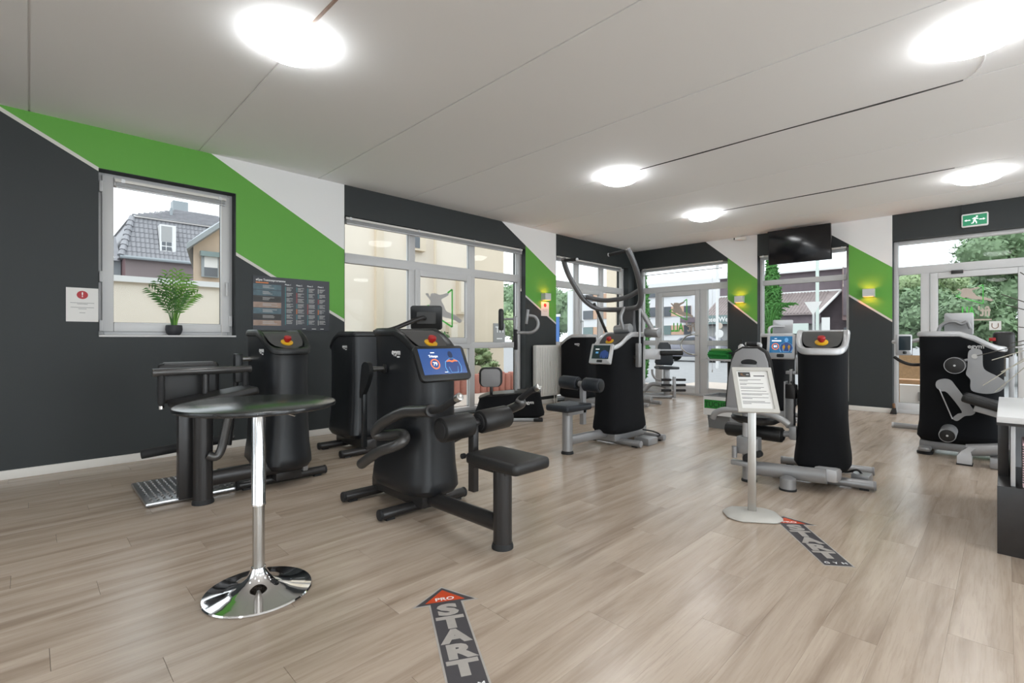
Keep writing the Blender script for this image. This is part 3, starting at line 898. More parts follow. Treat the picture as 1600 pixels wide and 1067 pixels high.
def screen(root, o, xd, yd, w, h, style, disp, items=(), tk=.03):
    """display unit; o = centre of the front face; xd right, yd up when read"""
    Mx = frame(o, xd, yd)
    r = .03 if style == 'dark' else .015
    mb = MB(); mb.prism(rr(w, h, r, 6), tk, Mx @ Matrix.Translation(V(0, 0, -tk)), .006)
    s = obj('screen_unit', mb, 'black_plastic' if style == 'dark' else 'silver_light', root)
    if disp is None: return s, Mx
    if style == 'dark': dw, dh, oy = w * .86, h * .74, h * .04
    else: dw, dh, oy = w * .78, h * .68, h * .08
    d = obj('display', MB().prism(rr(dw, dh, .003, 2, 0, oy), .001, Mx), disp, s)
    if style != 'dark':
        obj('reader_pad', MB().prism(rr(w * .26, h * .13, .008, 4, 0, -h * .37), .002, Mx, .0005), 'black_plastic', s)
    for (kind, x, y, size, m, body) in items:
        P = Mx @ Matrix.Translation(V(x * dw, oy + y * dh, .0016))
        if kind == 't': text('screen_text', body, size * dh, m, s, P, .0003, .0006)
        elif kind == 'bar': printed_line(size * dw, size * dw * body, m, s, P)
        elif kind == 'ring':
            k = 28; a = size * dh
            oc = [(a * math.cos(2 * PI * i / k), a * math.sin(2 * PI * i / k)) for i in range(k)]
            obj('score_ring', MB().band(oc, [(p[0] * .76, p[1] * .76) for p in oc], .0004, P), m, s)
        elif kind == 'poly':
            obj('screen_figure', MB().prism([(p[0] * dh, p[1] * dh) for p in body], .0003 + size, P), m, s, smooth=False)
    return s, Mx

BODY_F = [(-.30, -.44), (-.37, -.22), (-.31, .0), (-.12, .11), (-.07, .14), (.07, .14), (.12, .11), (.31, .0), (.37, -.22), (.30, -.44), (.23, -.44), (.22, -.18), (.15, -.44), (-.15, -.44), (-.22, -.18), (-.23, -.44)]
HEAD_F = [(.10 * math.cos(a * PI / 8), .27 + .14 * math.sin(a * PI / 8)) for a in range(16)]
ARM_F = [(-.30, -.06), (-.28, .0), (-.12, .09), (-.04, .02), (.04, .02), (.12, .09), (.28, .0), (.30, -.06), (.14, -.04), (0, -.10), (-.14, -.04)]

def pad(root, name, p, d, m='pad_black', bev=.02, rot=None, seg=3):
    return obj(name, MB().box(p, d, bev, rot, seg), m, root)
def roller(root, a, b, r, m, cap='rubber'):
    a, b = V(a), V(b); d = (b - a).normalized()
    o = obj('roller_pad', MB().cyl(a, b, r, 24, .014), m, root)
    for e, s_ in ((a, -1), (b, 1)):
        obj('roller_cap', MB().cyl(e + d * s_ * -.004, e + d * s_ * .008, r * .72, 18, .003), cap, o)
    return o
def rod(root, name, pts, r, m, n=12, k=6, **kw): return obj(name, MB().tube(pts, r, n, k, **kw), m, root)

# ------------------------------------------------------------------ machine C : triceps machine in front
mc = thing('strength_machine', (-2.86, 1.9, 0), 'dark triceps machine with tilted blue touch screen, nearest of all the machines', 'gym machine', 'strength machines')
tower(mc, (-2.86, 1.9), 90, 'dark', True, -1, logo_y=-.02, logo_z=1.06)
screen(mc, V(-2.475, 1.845, 1.0), (0, 1, 0), (-.10, 0, .2), .385, .235, 'dark', 'screen_blue',
       [('t', -.20, .20, .13, 'white_glow', 'Triceps'), ('ring', -.20, -.10, .20, 'orange_glow', None), ('t', -.20, -.10, .19, 'white_glow', '79'), ('bar', -.20, .34, .09, 'white_glow', .2),
        ('poly', .20, -.02, 0, 'cyan_glow', BODY_F), ('poly', .20, -.02, .0003, 'fig_glow', [(x * .92, y * .95 - .01) for x, y in BODY_F]), ('poly', .20, -.02, .0006, 'orange_glow', [(x * .85, y * .6 + .02) for x, y in ARM_F]), ('poly', .20, -.02, .0006, 'dark_glow', HEAD_F), ('bar', 0, -.43, .07, 'white_glow', .14)])
obj('screen_mount', MB().cyl((-2.62, 1.86, 1.0), (-2.50, 1.85, 1.0), .035, 16), 'charcoal_metal', mc)
pst = obj('seat_post', MB().cyl((-1.95, 1.855, 0.01), (-1.95, 1.855, .46), .052, 28), 'charcoal_metal', mc)
obj('post_foot', MB().lathe([(.060, 0), (.060, .012), (.054, .03), (.052, .03)], (-1.95, 1.855, 0), 28), 'rubber', pst)
obj('base_beam', MB().sweep([V(-2.66, 1.87, .105), V(-1.97, 1.857, .125)], .05, 16, flat=(1.0, .68)), 'charcoal_metal', mc)
obj('seat_bracket', MB().b2((-2.20, 1.825, .405), (-1.90, 1.885, .455), .008), 'charcoal_metal', mc)
pad(mc, 'seat', (-1.915, 1.855, .487), (.40, .27, .065), bev=.028)
sp_ = obj('knee_support', MB().b2((-2.235, 1.845, .25), (-2.185, 1.885, .64), .005), 'charcoal_metal', mc)
obj('adjust_knob', MB().cyl((-2.21, 1.845, .47), (-2.21, 1.79, .47), .006, 8).cyl((-2.21, 1.80, .47), (-2.21, 1.775, .47), .016, 12, .004), 'rubber', sp_)
roller(mc, (-2.21, 1.625, .640), (-2.21, 1.84, .648), .072, 'pad_black')
roller(mc, (-2.21, 1.91, .652), (-2.21, 2.14, .662), .070, 'pad_black')
obj('roller_axle', MB().cyl((-2.21, 1.82, .648), (-2.21, 1.93, .652), .025, 12), 'charcoal_metal', mc)
# drive shaft, lever and arms
obj('drive_shaft', MB().cyl((-2.99, 1.745, .945), (-2.99, 1.60, .945), .017, 14), 'steel_brushed', mc)
obj('drive_shaft', MB().cyl((-2.99, 1.735, .945), (-2.99, 1.718, .945), .032, 18), 'rubber', mc)
lev = [(-.06, .0), (-.045, .04), (.0, .055), (.04, .035), (.05, -.02), (.01, -.10), (-.06, -.185), (-.085, -.18), (-.075, -.09)]
obj('drive_lever', MB().prism(smooth_outline([(-p[0] * 1.0, p[1]) for p in lev][::-1]), .03, frame((-2.985, 1.585, .94), (-1, 0, 0), (0, 0, 1))), 'black_plastic', mc)
obj('link_bar', MB().b2((-3.055, 1.59, .42), (-3.025, 1.62, .84), .004), 'black_plastic', mc)
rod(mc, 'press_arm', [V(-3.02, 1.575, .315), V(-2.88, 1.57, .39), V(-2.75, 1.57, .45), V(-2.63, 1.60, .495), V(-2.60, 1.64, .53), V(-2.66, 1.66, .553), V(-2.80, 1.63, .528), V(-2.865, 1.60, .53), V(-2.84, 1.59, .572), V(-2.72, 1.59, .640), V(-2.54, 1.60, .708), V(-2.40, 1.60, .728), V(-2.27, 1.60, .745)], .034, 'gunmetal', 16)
gr = rod(mc, 'hand_grip', [V(-2.27, 1.60, .745), V(-2.18, 1.60, .762), V(-2.10, 1.60, .80), V(-2.03, 1.60, .835)], .0195, 'rubber', 14)
obj('grip_end', MB().cyl((-2.035, 1.60, .832), (-2.0, 1.60, .849), .022, 16, .004), 'steel_brushed', gr)
obj('grip_collar', MB().cyl((-2.285, 1.60, .742), (-2.255, 1.60, .747), .038, 18, .005), 'charcoal_metal', gr)
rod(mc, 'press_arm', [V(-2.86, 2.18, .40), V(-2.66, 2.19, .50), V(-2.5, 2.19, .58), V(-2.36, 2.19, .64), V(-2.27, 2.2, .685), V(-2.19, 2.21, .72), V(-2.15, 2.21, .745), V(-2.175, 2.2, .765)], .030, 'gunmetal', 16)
gr = rod(mc, 'hand_grip', [V(-2.17, 2.2, .752), V(-2.12, 2.2, .79), V(-2.06, 2.2, .828), V(-2.01, 2.2, .852)], .019, 'rubber', 14)
obj('grip_end', MB().cyl((-2.02, 2.2, .846), (-1.99, 2.2, .862), .022, 16, .004), 'steel_brushed', gr)

# ------------------------------------------------------------------ machine A : dark machine behind the bistro table
ma = thing('strength_machine', (-4.19, 1.47, 0), 'dark arm machine standing behind the round bistro table, beside the small window', 'gym machine', 'strength machines')
tower(ma, (-4.17, 1.45), 90, 'dark', True, -1, logo_y=-.12, logo_z=1.06)
pst = obj('seat_post', MB().cyl((-3.95, .865, .01), (-3.95, .865, .70), .060, 28), 'charcoal_metal', ma)
obj('post_foot', MB().lathe([(.068, 0), (.068, .012), (.062, .03), (.06, .03)], (-3.95, .865, 0), 28), 'rubber', pst)
obj('side_post', MB().b2((-4.10, .735, .03), (-4.02, .825, .70), .008), 'charcoal_metal', ma)
obj('base_beam', MB().sweep([V(-3.96, .90, .16), V(-3.96, 1.58, .16)], .055, 16, flat=(1.0, .62)), 'charcoal_metal', ma)
obj('beam_bracket', MB().b2((-4.0, 1.545, .10), (-3.915, 1.585, .27), .01), 'silver', ma)
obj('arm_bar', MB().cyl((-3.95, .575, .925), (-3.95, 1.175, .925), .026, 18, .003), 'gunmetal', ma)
for y in (.625, 1.135):
    g_ = obj('hand_grip', MB().lathe([(.014, .70), (.019, .72), (.021, .78), (.018, .84), (.02, .89), (.018, .905)], (-3.95, y, 0), 16), 'rubber', ma)
    obj('grip_end', MB().lathe([(.012, .678), (.017, .682), (.017, .702), (.012, .705)], (-3.95, y, 0), 14), 'chrome', g_)
obj('pad_column', MB().cyl((-3.97, .885, .70), (-3.97, .885, .91), .022, 14), 'charcoal_metal', ma)
pad(ma, 'chest_pad', (-4.09, .81, .84), (.075, .37, .28), bev=.035)
obj('pad_top', MB().b2((-4.13, .66, .965), (-4.06, .96, .985), .008), 'panel_grey', ma)
rt = Matrix.Rotation(math.radians(9), 4, 'X')
pad(ma, 'seat', (-3.87, .915, .745), (.30, .50, .05), bev=.02, rot=rt)
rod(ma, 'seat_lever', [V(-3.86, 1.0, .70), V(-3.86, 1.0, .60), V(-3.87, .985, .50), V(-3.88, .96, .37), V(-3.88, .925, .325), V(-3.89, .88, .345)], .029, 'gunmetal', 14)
obj('drive_shaft', MB().cyl((-4.33, 1.30, .985), (-4.33, 1.20, .985), .018, 14), 'steel_brushed', ma)
obj('drive_lever', MB().b2((-4.37, 1.16, .80), (-4.29, 1.22, 1.03), .014), 'black_plastic', ma)
rod(ma, 'swing_arm', [V(-4.33, 1.18, .84), V(-4.35, 1.165, .62), V(-4.38, 1.14, .30)], .022, 'charcoal_metal', 12, flat=(1.3, .8))
obj('foam_bar', MB().cyl((-4.40, .575, .312), (-4.40, 1.15, .350), .034, 22, .006), 'rubber', ma)
obj('foam_bar_axle', MB().cyl((-4.40, 1.14, .349), (-4.40, 1.18, .352), .018, 12), 'charcoal_metal', ma)
fp = obj('foot_plate', MB().prism([(-.335, -.29), (.335, -.29), (.335, .29), (-.335, .29)], .03, frame((-4.415, .85, .004), (1, 0, 0), (0, 1, 0)), .012), 'diamond', ma)
tr_ = MB()
for i in range(20):
    for j in range(14):
        x = -4.715 + i * .0315; y = .595 + j * .039
        Mx = Matrix.Translation(V(x, y, .033)) @ Matrix.Rotation(.75 if (i + j) % 2 else -.75, 4, 'Z')
        tr_.add([Mx @ V(*p) for p in ((-.019, 0, 0), (-.006, -.006, 0), (.006, -.006, 0), (.019, 0, 0), (.006, .006, 0), (-.006, .006, 0), (-.006, 0, .007), (.006, 0, .007))], [(0, 1, 6), (1, 2, 7, 6), (2, 3, 7), (3, 4, 7), (4, 5, 6, 7), (5, 0, 6)])
obj('tread_pattern', tr_, 'diamond', fp, kind='stuff', smooth=False)

# ------------------------------------------------------------------ machine B : dark machine by the wide window
mbm = thing('strength_machine', (-4.88, 2.46, 0), 'dark machine half hidden behind the triceps machine, its screen turned away', 'gym machine', 'strength machines')
tower(mbm, (-4.88, 2.46), -90, 'dark', False, 1, logo_y=.14, logo_z=1.07)
rod(mbm, 'screen_arm', [V(-4.62, 2.55, 1.215), V(-4.60, 2.75, 1.25), V(-4.56, 2.95, 1.33), V(-4.53, 3.07, 1.375), V(-4.545, 3.13, 1.375)], .024, 'charcoal_metal', 14)
nd = V(-.75, .66, .0).normalized(); xd = V(0, 0, 1).cross(nd)
s, Mx = screen(mbm, V(-4.56, 3.165, 1.385), xd, V(0, 0, 1) + nd * -.12, .35, .27, 'dark', 'screen_blue')
obj('back_plate', MB().prism(rr(.21, .13, .01, 3), .008, Mx @ Matrix.Translation(V(.0, .0, -.038))), 'panel_grey', s)
obj('base_beam', MB().sweep([V(-5.2, 2.75, .14), V(-5.2, 3.4, .14)], .05, 14, flat=(1, .65)), 'charcoal_metal', mbm)
pst = obj('seat_post', MB().cyl((-5.18, 3.4, .01), (-5.18, 3.4, .46), .052, 24), 'charcoal_metal', mbm)
pad(mbm, 'seat', (-5.15, 3.4, .49), (.38, .28, .065), bev=.028)

# ------------------------------------------------------------------ machine D : low cardio trainer under the window
md = thing('hip_trainer', (-5.0, 4.9, 0), 'low black trainer with column handles and small backrest, in front of the radiator', 'gym machine')
RD = Matrix.Translation(V(-5.0, 4.9, 0)) @ Matrix.Rotation(math.radians(45.3), 4, 'Z')   # local x = along the body, y away
def dring(k, zl, zm, zr, ky=1.0):
    o = []
    for (x, y) in rr(.92, .50, .12, 6):
        t = (x + .46) / .92
        z = zl + (zm - zl) * min(1, t / .35) if t < .35 else zm + (zr - zm) * (t - .35) / .65
        o.append(V(x * k, y * ky, z))
    return o
rings = [dring(.93, .05, .05, .05, .9), dring(1.05, .08, .08, .08, 1.05), dring(1.06, .12, .12, .12, 1.07), dring(1.0, .20, .22, .22), dring(.95, .27, .36, .35, .95), dring(.94, .31, .41, .40, .93)]
obj('cover', MB(RD).loft(rings), 'fabric_black', md)
obj('top_deck', MB(RD).loft([dring(.955, .305, .405, .395, .95), dring(.96, .318, .418, .408, .96), dring(.90, .33, .43, .42, .88)]), 'black_plastic', md)
obj('foot', MB(RD).b2((-.30, -.24, 0), (.40, -.16, .05), .01), 'silver', md)
obj('foot', MB(RD).b2((-.30, .16, 0), (.40, .24, .05), .01), 'silver', md)
obj('foot_cap', MB(RD).b2((.33, -.26, 0), (.46, -.15, .045), .012), 'rubber', md)
obj('column', MB(RD).cyl((.085, 0, .41), (.085, 0, 1.46), .024, 16), 'silver', md)
obj('column_grip', MB(RD).cyl((.085, 0, .99), (.085, 0, 1.28), .027, 16, .003), 'rubber', md)
rod_ = MB(RD).cyl((.085, 0, 1.43), (-.10, 0, 1.43), .015, 12).b2((.055, -.02, 1.30), (.115, .02, 1.47), .008)
obj('pad_arm', rod_, 'silver', md)
obj('chest_pad', MB(RD).box((-.125, 0, 1.42), (.075, .22, .31), .035), 'pad_black', md)
rod_ = MB(RD).tube([V(.09, 0, 1.235), V(.20, 0, 1.235), V(.31, -.02, 1.24), (.385, -.03, 1.29), (.405, -.03, 1.375), (.36, -.03, 1.46), (.27, -.03, 1.48)], .022, 14, 6)
obj('handle_loop', rod_, 'silver', md)
g_ = obj('hand_grip', MB(RD).cyl((.235, -.04, 1.35), (.262, -.04, 1.57), .020, 14, .003), 'silver', md)
for z in (1.345, 1.565): obj('grip_end', MB(RD).cyl((.235 if z < 1.4 else .2615, -.04, z), (.236 if z < 1.4 else .264, -.04, z + .014), .0205, 12), 'rubber', g_)
so = rr(.33, .28, .08, 6)
obj('backrest', MB(RD).prism(so, .05, frame((-.27, -.05, .605), (1, 0, 0), (0, 0, 1)), .01), 'pad_black', md)
obj('backrest_shell', MB(RD).prism(rr(.27, .25, .06, 6), .02, frame((-.27, -.10, .595), (1, 0, 0), (0, 0, 1)), .004), 'shell_grey', md)
obj('backrest_post', MB(RD).b2((-.285, -.09, .33), (-.24, -.05, .50), .006), 'charcoal_metal', md)
Mx = RD @ frame((.27, -.268, .27), (1, 0, 0), (0, 0, 1))
text('logo', 'egym', .06, 'white_print', md, Mx, .002, .001)
# ------------------------------------------------------------------ machine E : silver lat pulldown
me_ = thing('lat_pulldown', (-3.05, 4.66, 0), 'silver lat pulldown machine with tall curved overhead bars and seat', 'gym machine', 'strength machines')
tower(me_, (-3.03, 4.66), 0, 'silver', True, None)
screen(me_, V(-2.945, 4.20, .995), (1, 0, 0), (0, .06, .2), .265, .215, 'silver', 'screen_off',
       [('bar', -.22, .20, .24, 'white_glow', .16), ('bar', -.22, -.05, .16, 'cyan_glow', .55), ('poly', .22, 0, 0, 'fig_glow', BODY_F)])
obj('screen_mount', MB().cyl((-2.97, 4.24, .98), (-3.0, 4.40, .98), .03, 14), 'silver', me_)
pst = obj('seat_post', MB().cyl((-3.085, 3.83, .01), (-3.085, 3.83, .44), .052, 28), 'silver', me_)
obj('post_foot', MB().lathe([(.062, 0), (.062, .012), (.054, .03), (.052, .03)], (-3.085, 3.83, 0), 28), 'rubber', pst)
obj('base_beam', MB().sweep([V(-3.08, 3.85, .13), V(-3.05, 4.52, .13)], .05, 16, flat=(1.0, .68)), 'silver', me_)
obj('seat_bracket', MB().b2((-3.11, 3.78, .385), (-3.03, 4.08, .43), .008), 'silver', me_)
pad(me_, 'seat', (-3.09, 3.86, .465), (.29, .40, .065), 'pad_navy', .028)
obj('knee_support', MB().b2((-3.08, 4.02, .27), (-3.03, 4.07, .68), .005), 'silver', me_)
roller(me_, (-3.33, 4.045, .690), (-3.11, 4.045, .685), .070, 'pad_navy', 'black_plastic')
roller(me_, (-3.03, 4.045, .683), (-2.83, 4.045, .680), .070, 'pad_navy', 'black_plastic')
obj('roller_axle', MB().cyl((-3.12, 4.045, .685), (-3.02, 4.045, .683), .030, 12), 'silver', me_)
right = [V(-2.66, 4.25, 2.045), V(-2.645, 4.30, 1.97), V(-2.64, 4.38, 1.86), V(-2.66, 4.48, 1.73), V(-2.70, 4.58, 1.60), V(-2.78, 4.68, 1.51), V(-2.90, 4.76, 1.485), V(-3.07, 4.79, 1.48)]
left = [V(-6.14 - p.x, p.y, p.z) for p in right]
rod(me_, 'pull_arm', right, .029, 'arm_backlit_grey', 16)
rod(me_, 'pull_arm', left, .029, 'arm_backlit_grey', 16)
for s_, base in ((-1, right[0]), (1, left[0])):
    g_ = obj('hand_grip', MB().cyl(base + V(s_ * .02, 0, -.02), base + V(s_ * .20, -.02, -.035), .017, 14, .003), 'rubber', me_)
    obj('grip_end', MB().cyl(base + V(s_ * .20, -.02, -.035), base + V(s_ * .212, -.021, -.036), .018, 14, .003), 'silver_light', g_)
rod(me_, 'cross_bar', [V(-3.40, 4.57, 1.63), V(-3.22, 4.60, 1.585), V(-3.05, 4.61, 1.58), V(-2.88, 4.60, 1.60), V(-2.69, 4.55, 1.66)], .026, 'arm_backlit_grey', 14)
obj('yoke', MB().loft([[V(-3.13, 4.76, 1.46), V(-2.90, 4.76, 1.46), V(-2.90, 4.80, 1.46), V(-3.13, 4.80, 1.46)], [V(-3.05, 4.80, 1.33), V(-2.93, 4.80, 1.33), V(-2.93, 4.85, 1.33), V(-3.05, 4.85, 1.33)], [V(-3.03, 4.80, 1.20), V(-2.93, 4.80, 1.20), V(-2.93, 4.88, 1.20), V(-3.03, 4.88, 1.20)]]), 'arm_backlit_grey', me_)
rod(me_, 'yoke_brace', [V(-2.98, 4.70, 1.50), V(-3.0, 4.66, 1.38), V(-2.99, 4.70, 1.25)], .02, 'silver', 10)
obj('pivot_block', MB().cyl((-3.12, 4.74, 1.245), (-2.92, 4.74, 1.265), .055, 18, .01), 'silver', me_)
rod(me_, 'lift_tube', [V(-2.84, 4.80, 1.47), V(-2.78, 4.83, 1.36), V(-2.72, 4.86, 1.24)], .028, 'silver', 12)
obj('counterweight', MB().cyl((-2.80, 4.86, 1.22), (-2.64, 4.86, 1.215), .055, 22, .006), 'silver', me_)
obj('guide_bar', MB().cyl((-2.80, 4.72, .97), (-2.80, 4.72, 1.66), .012, 10), 'silver', me_)
obj('guide_link', MB().b2((-2.83, 4.68, .84), (-2.785, 4.74, 1.10), .01), 'silver', me_)
obj('drive_shaft', MB().cyl((-2.86, 4.70, .95), (-2.80, 4.70, .95), .018, 12), 'steel_brushed', me_)
rod(me_, 'gas_strut', [V(-3.36, 4.66, 1.56), V(-3.30, 4.95, 1.05)], .018, 'charcoal_metal', 10)
tr_ = obj('transformer_box', MB().b2((-2.86, 4.70, 0), (-2.68, 4.90, .075), .012), 'silver', me_)
rod(tr_, 'power_cable', [V(-2.75, 4.9, .05), V(-2.70, 4.98, .08), V(-2.80, 5.02, .10), V(-2.90, 4.95, .12)], .008, 'rubber', 8)

# ------------------------------------------------------------------ machine F : silver topped tower by the corner window
mf = thing('strength_machine', (-5.25, 6.8, 0), 'silver topped black machine by the corner window, right of the radiator', 'gym machine', 'strength machines')
tower(mf, (-5.25, 6.80), -90, 'silver', False, 1, logo_y=.12, logo_z=1.06)
obj('drive_shaft', MB().cyl((-4.93, 6.80, 1.02), (-4.86, 6.80, 1.02), .03, 14), 'silver', mf)
obj('base_beam', MB().sweep([V(-5.2, 7.1, .12), V(-5.1, 7.75, .12)], .05, 14, flat=(1, .65)), 'silver', mf)
obj('seat_post', MB().cyl((-5.1, 7.72, .01), (-5.1, 7.72, .62), .06, 20), 'silver_light', mf)
pad(mf, 'seat', (-5.08, 7.72, .66), (.36, .28, .07), 'pad_navy', .028)
rod(mf, 'handle_bar', [V(-4.95, 7.45, .62), V(-4.9, 7.5, .8), V(-4.92, 7.65, .83), V(-5.0, 7.75, .8)], .02, 'silver', 10)

# ------------------------------------------------------------------ machine G : far leg machine in front of the entrance
mg = thing('hip_machine', (-4.7, 8.95, 0), 'small silver machine with black backrest and stacked leg rollers by the entrance', 'gym machine', 'strength machines')
RG = Matrix.Translation(V(-4.7, 8.95, 0)) @ Matrix.Rotation(math.radians(45.3), 4, 'Z')
k = .01262
def gx(px): return (px - 1042.3) * k
def gz(py): return 1.15 - (py - 529) * k
bo = [(gx(1027), gz(554)), (gx(1028), gz(540)), (gx(1031), gz(535)), (gx(1043), gz(535)), (gx(1047), gz(539)), (gx(1051), gz(560)), (gx(1052), gz(567)), (gx(1049), gz(571)), (gx(1026), gz(570)), (gx(1023), gz(566)), (gx(1024), gz(560))]
obj('backrest', MB(RG).prism([p for p in bo][::-1], .05, frame((0, .02, 0), (1, 0, 0), (0, 0, 1)), .012), 'pad_navy', mg)
obj('seat', MB(RG).box((gx(1039), -.10, gz(574)), (.40, .34, .05), .022), 'pad_navy', mg)
obj('column', MB(RG).b2((-.05, -.02, .04), (.05, .06, .58), .008), 'silver', mg)
obj('front_post', MB(RG).b2((.02, -.32, .02), (.07, -.26, .42), .006), 'silver', mg)
for py in (591.5, 599.5, 607.5):
    obj('leg_roller', MB(RG).cyl((gx(1026), -.29, gz(py)), (gx(1041), -.29, gz(py)), .024, 14, .005), 'rubber', mg)
    obj('leg_roller', MB(RG).cyl((gx(1048), -.29, gz(py)), (gx(1063), -.29, gz(py)), .024, 14, .005), 'rubber', mg)
    obj('roller_axle', MB(RG).cyl((gx(1025), -.29, gz(py)), (gx(1063.6), -.29, gz(py)), .012, 8), 'silver_light', mg)
obj('arm_plate', MB(RG).b2((gx(1004), -.18, gz(561)), (gx(1028), -.15, gz(545)), .01), 'silver_light', mg)
obj('arm_roller', MB(RG).cyl((gx(1027), -.20, gz(551)), (gx(1061), -.20, gz(551)), .045, 16, .008), 'rubber', mg)
obj('arm_bar', MB(RG).b2((gx(1024), -.17, gz(548)), (gx(1060), -.15, gz(545.5)), .003), 'silver_light', mg)
obj('handle', MB(RG).tube([V(gx(1014.5), -.2, gz(576)), V(gx(1015), -.2, gz(583)), V(gx(1019), -.22, gz(590)), V(gx(1026), -.25, gz(592))], .022, 10), 'silver', mg)
obj('base_rail', MB(RG).tube([V(gx(1008), .1, .10), V(gx(1018), .05, .24), V(gx(1030), .0, .24), V(-.02, .0, .2)], .04, 10), 'silver', mg)
obj('base_bar', MB(RG).cyl((gx(1000), -.20, .04), (gx(1044), -.24, .03), .03, 12, .006), 'silver', mg)
obj('base_bar', MB(RG).cyl((gx(1000), .16, .04), (gx(1044), .10, .04), .03, 12, .006), 'silver', mg)

# small foot set of a machine hidden behind the lat pulldown
mo = thing('strength_machine', (-4.35, 7.55, 0), 'silver feet of a machine mostly hidden behind the lat pulldown', 'gym machine', 'strength machines')
for y in (7.33, 7.75):
    f_ = obj('foot', MB().cyl((-4.75, y, .042), (-4.2, y, .042), .034, 16, .006), 'silver', mo)
    obj('foot_cap', MB().cyl((-4.205, y, .042), (-4.185, y, .042), .035, 16, .004), 'shell_grey', f_)
obj('roller', MB().cyl((-4.35, 7.5, .12), (-4.22, 7.5, .12), .05, 16, .008), 'silver', mo)
tb_ = obj('frame_column', MB().b2((-4.72, 7.45, .03), (-4.55, 7.62, .62), .02), 'silver', mo)

# ------------------------------------------------------------------ machine H : silver leg machine with screen
mh = thing('leg_extension', (-1.045, 4.58, 0), 'silver leg machine with grey backed seat and blue screen, behind the info stand', 'gym machine', 'strength machines')
tower(mh, (-1.04, 4.56), 10, 'silver', True, None)
screen(mh, V(-1.312, 4.43, 1.085), (1, .05, 0), (0, .035, .2), .215, .205, 'silver', 'screen_teal',
       [('bar', -.20, .22, .42, 'white_glow', .14), ('ring', -.24, -.12, .20, 'orange_glow', None), ('t', -.24, -.12, .18, 'white_glow', '80'), ('bar', -.24, .36, .11, 'white_glow', .2),
        ('poly', .24, 0, 0, 'cyan_glow', BODY_F), ('poly', .24, 0, .0002, 'fig_glow', [(x * .9, y * .94) for x, y in BODY_F]), ('poly', .24, 0, .0002, 'cyan_glow', HEAD_F), ('poly', .24, -.08, .0003, 'yellow', [(-.20, -.05), (-.12, .08), (-.05, -.05), (-.12, -.3)]), ('poly', .24, -.08, .0003, 'yellow', [(.08, -.05), (.15, .08), (.22, -.05), (.15, -.3)])])
def hm_(px, py, Y): # backrest outline helper numbers are measured on plane Y
    return 0
bo = [(-.175, -.27), (-.165, 0), (-.145, .14), (-.115, .215), (-.06, .25), (.06, .25), (.115, .215), (.145, .14), (.165, 0), (.175, -.27)]
tl = frame((-1.445, 4.10, .83), (1, 0, 0), (0, .10, 1))
obj('backrest', MB().prism([(p[0] * 1.06, p[1] * 1.04) for p in bo], .055, tl @ Matrix.Translation(V(0, 0, -.055)), .012), 'pad_black', mh)
sb = obj('backrest_shell', MB().prism([(p[0] * .95, p[1] * .96) for p in bo], .02, tl, .006), 'shell_grey', mh)
obj('shell_opening', MB().prism([(.062 * math.cos(a * PI / 12), .128 + .026 * math.sin(a * PI / 12)) for a in range(24)], .004, tl @ Matrix.Translation(V(0, 0, .018)), .001), 'rubber', sb)
obj('shell_bracket', MB().b2((-1.51, 4.072, .905), (-1.38, 4.10, .945), .005), 'silver', sb)
obj('seat', MB().lathe([(.0, -.05), (.15, -.045), (.195, -.02), (.20, .0), (.185, .02), (0, .028)], (-1.445, 4.25, .505), 32, Matrix.Diagonal((.95, .9, 1))), 'pad_black', mh)
rod(mh, 'side_handles', [V(-1.725, 4.07, .485), V(-1.70, 4.06, .53), V(-1.64, 4.06, .562), V(-1.55, 4.06, .574), V(-1.44, 4.06, .576), V(-1.34, 4.06, .574), V(-1.25, 4.06, .558), V(-1.19, 4.07, .53), V(-1.155, 4.08, .50)], .024, 'silver', 14)
roller(mh, (-1.72, 4.36, .365), (-1.275, 4.36, .365), .062, 'pad_black')
obj('roller_arm', MB().cyl((-1.28, 4.36, .375), (-1.19, 4.36, .385), .025, 14).b2((-1.225, 4.33, .34), (-1.17, 4.39, .45), .012), 'silver', mh)
obj('seat_column', MB().cyl((-1.47, 4.13, .30), (-1.47, 4.13, .58), .036, 18), 'silver_light', mh)
jb = obj('joint_block', MB().b2((-1.54, 4.08, .22), (-1.375, 4.18, .36), .012), 'silver', mh)
obj('joint_hook', MB().cyl((-1.545, 4.06, .28), (-1.545, 4.06, .19), .02, 12).b2((-1.57, 4.04, .13), (-1.42, 4.10, .17), .012), 'silver', jb)
obj('joint_cap', MB().cyl((-1.44, 4.06, .19), (-1.44, 4.10, .19), .045, 18, .006), 'rubber', jb)
obj('knob', MB().cyl((-1.37, 4.06, .24), (-1.37, 4.12, .24), .026, 14, .004), 'rubber', jb)
pst = obj('seat_post', MB().cyl((-1.46, 4.14, .012), (-1.46, 4.14, .25), .05, 22), 'silver', mh)
obj('post_foot', MB().lathe([(.058, 0), (.058, .012), (.05, .02)], (-1.46, 4.14, 0), 24), 'rubber', pst)
obj('base_beam', MB().sweep([V(-1.47, 4.16, .105), V(-.93, 4.19, .13)], .056, 16, flat=(1.0, .62)), 'silver', mh)
ft_ = obj('beam_foot', MB().lathe([(.055, .012), (.055, .09), (.03, .105)], (-1.165, 4.10, 0), 24), 'silver', mh)
obj('beam_foot_pad', MB().lathe([(.06, 0), (.06, .014)], (-1.165, 4.10, 0), 24), 'rubber', ft_)
obj('beam_joint', MB().b2((-1.02, 4.18, .09), (-.86, 4.34, .19), .03), 'silver_light', mh)
lv = obj('lever_column', MB().b2((-1.265, 4.39, .42), (-1.205, 4.45, .72), .008), 'silver', mh)
obj('lever_joint', MB().b2((-1.27, 4.38, .66), (-1.19, 4.46, .78), .014), 'charcoal_metal', lv)
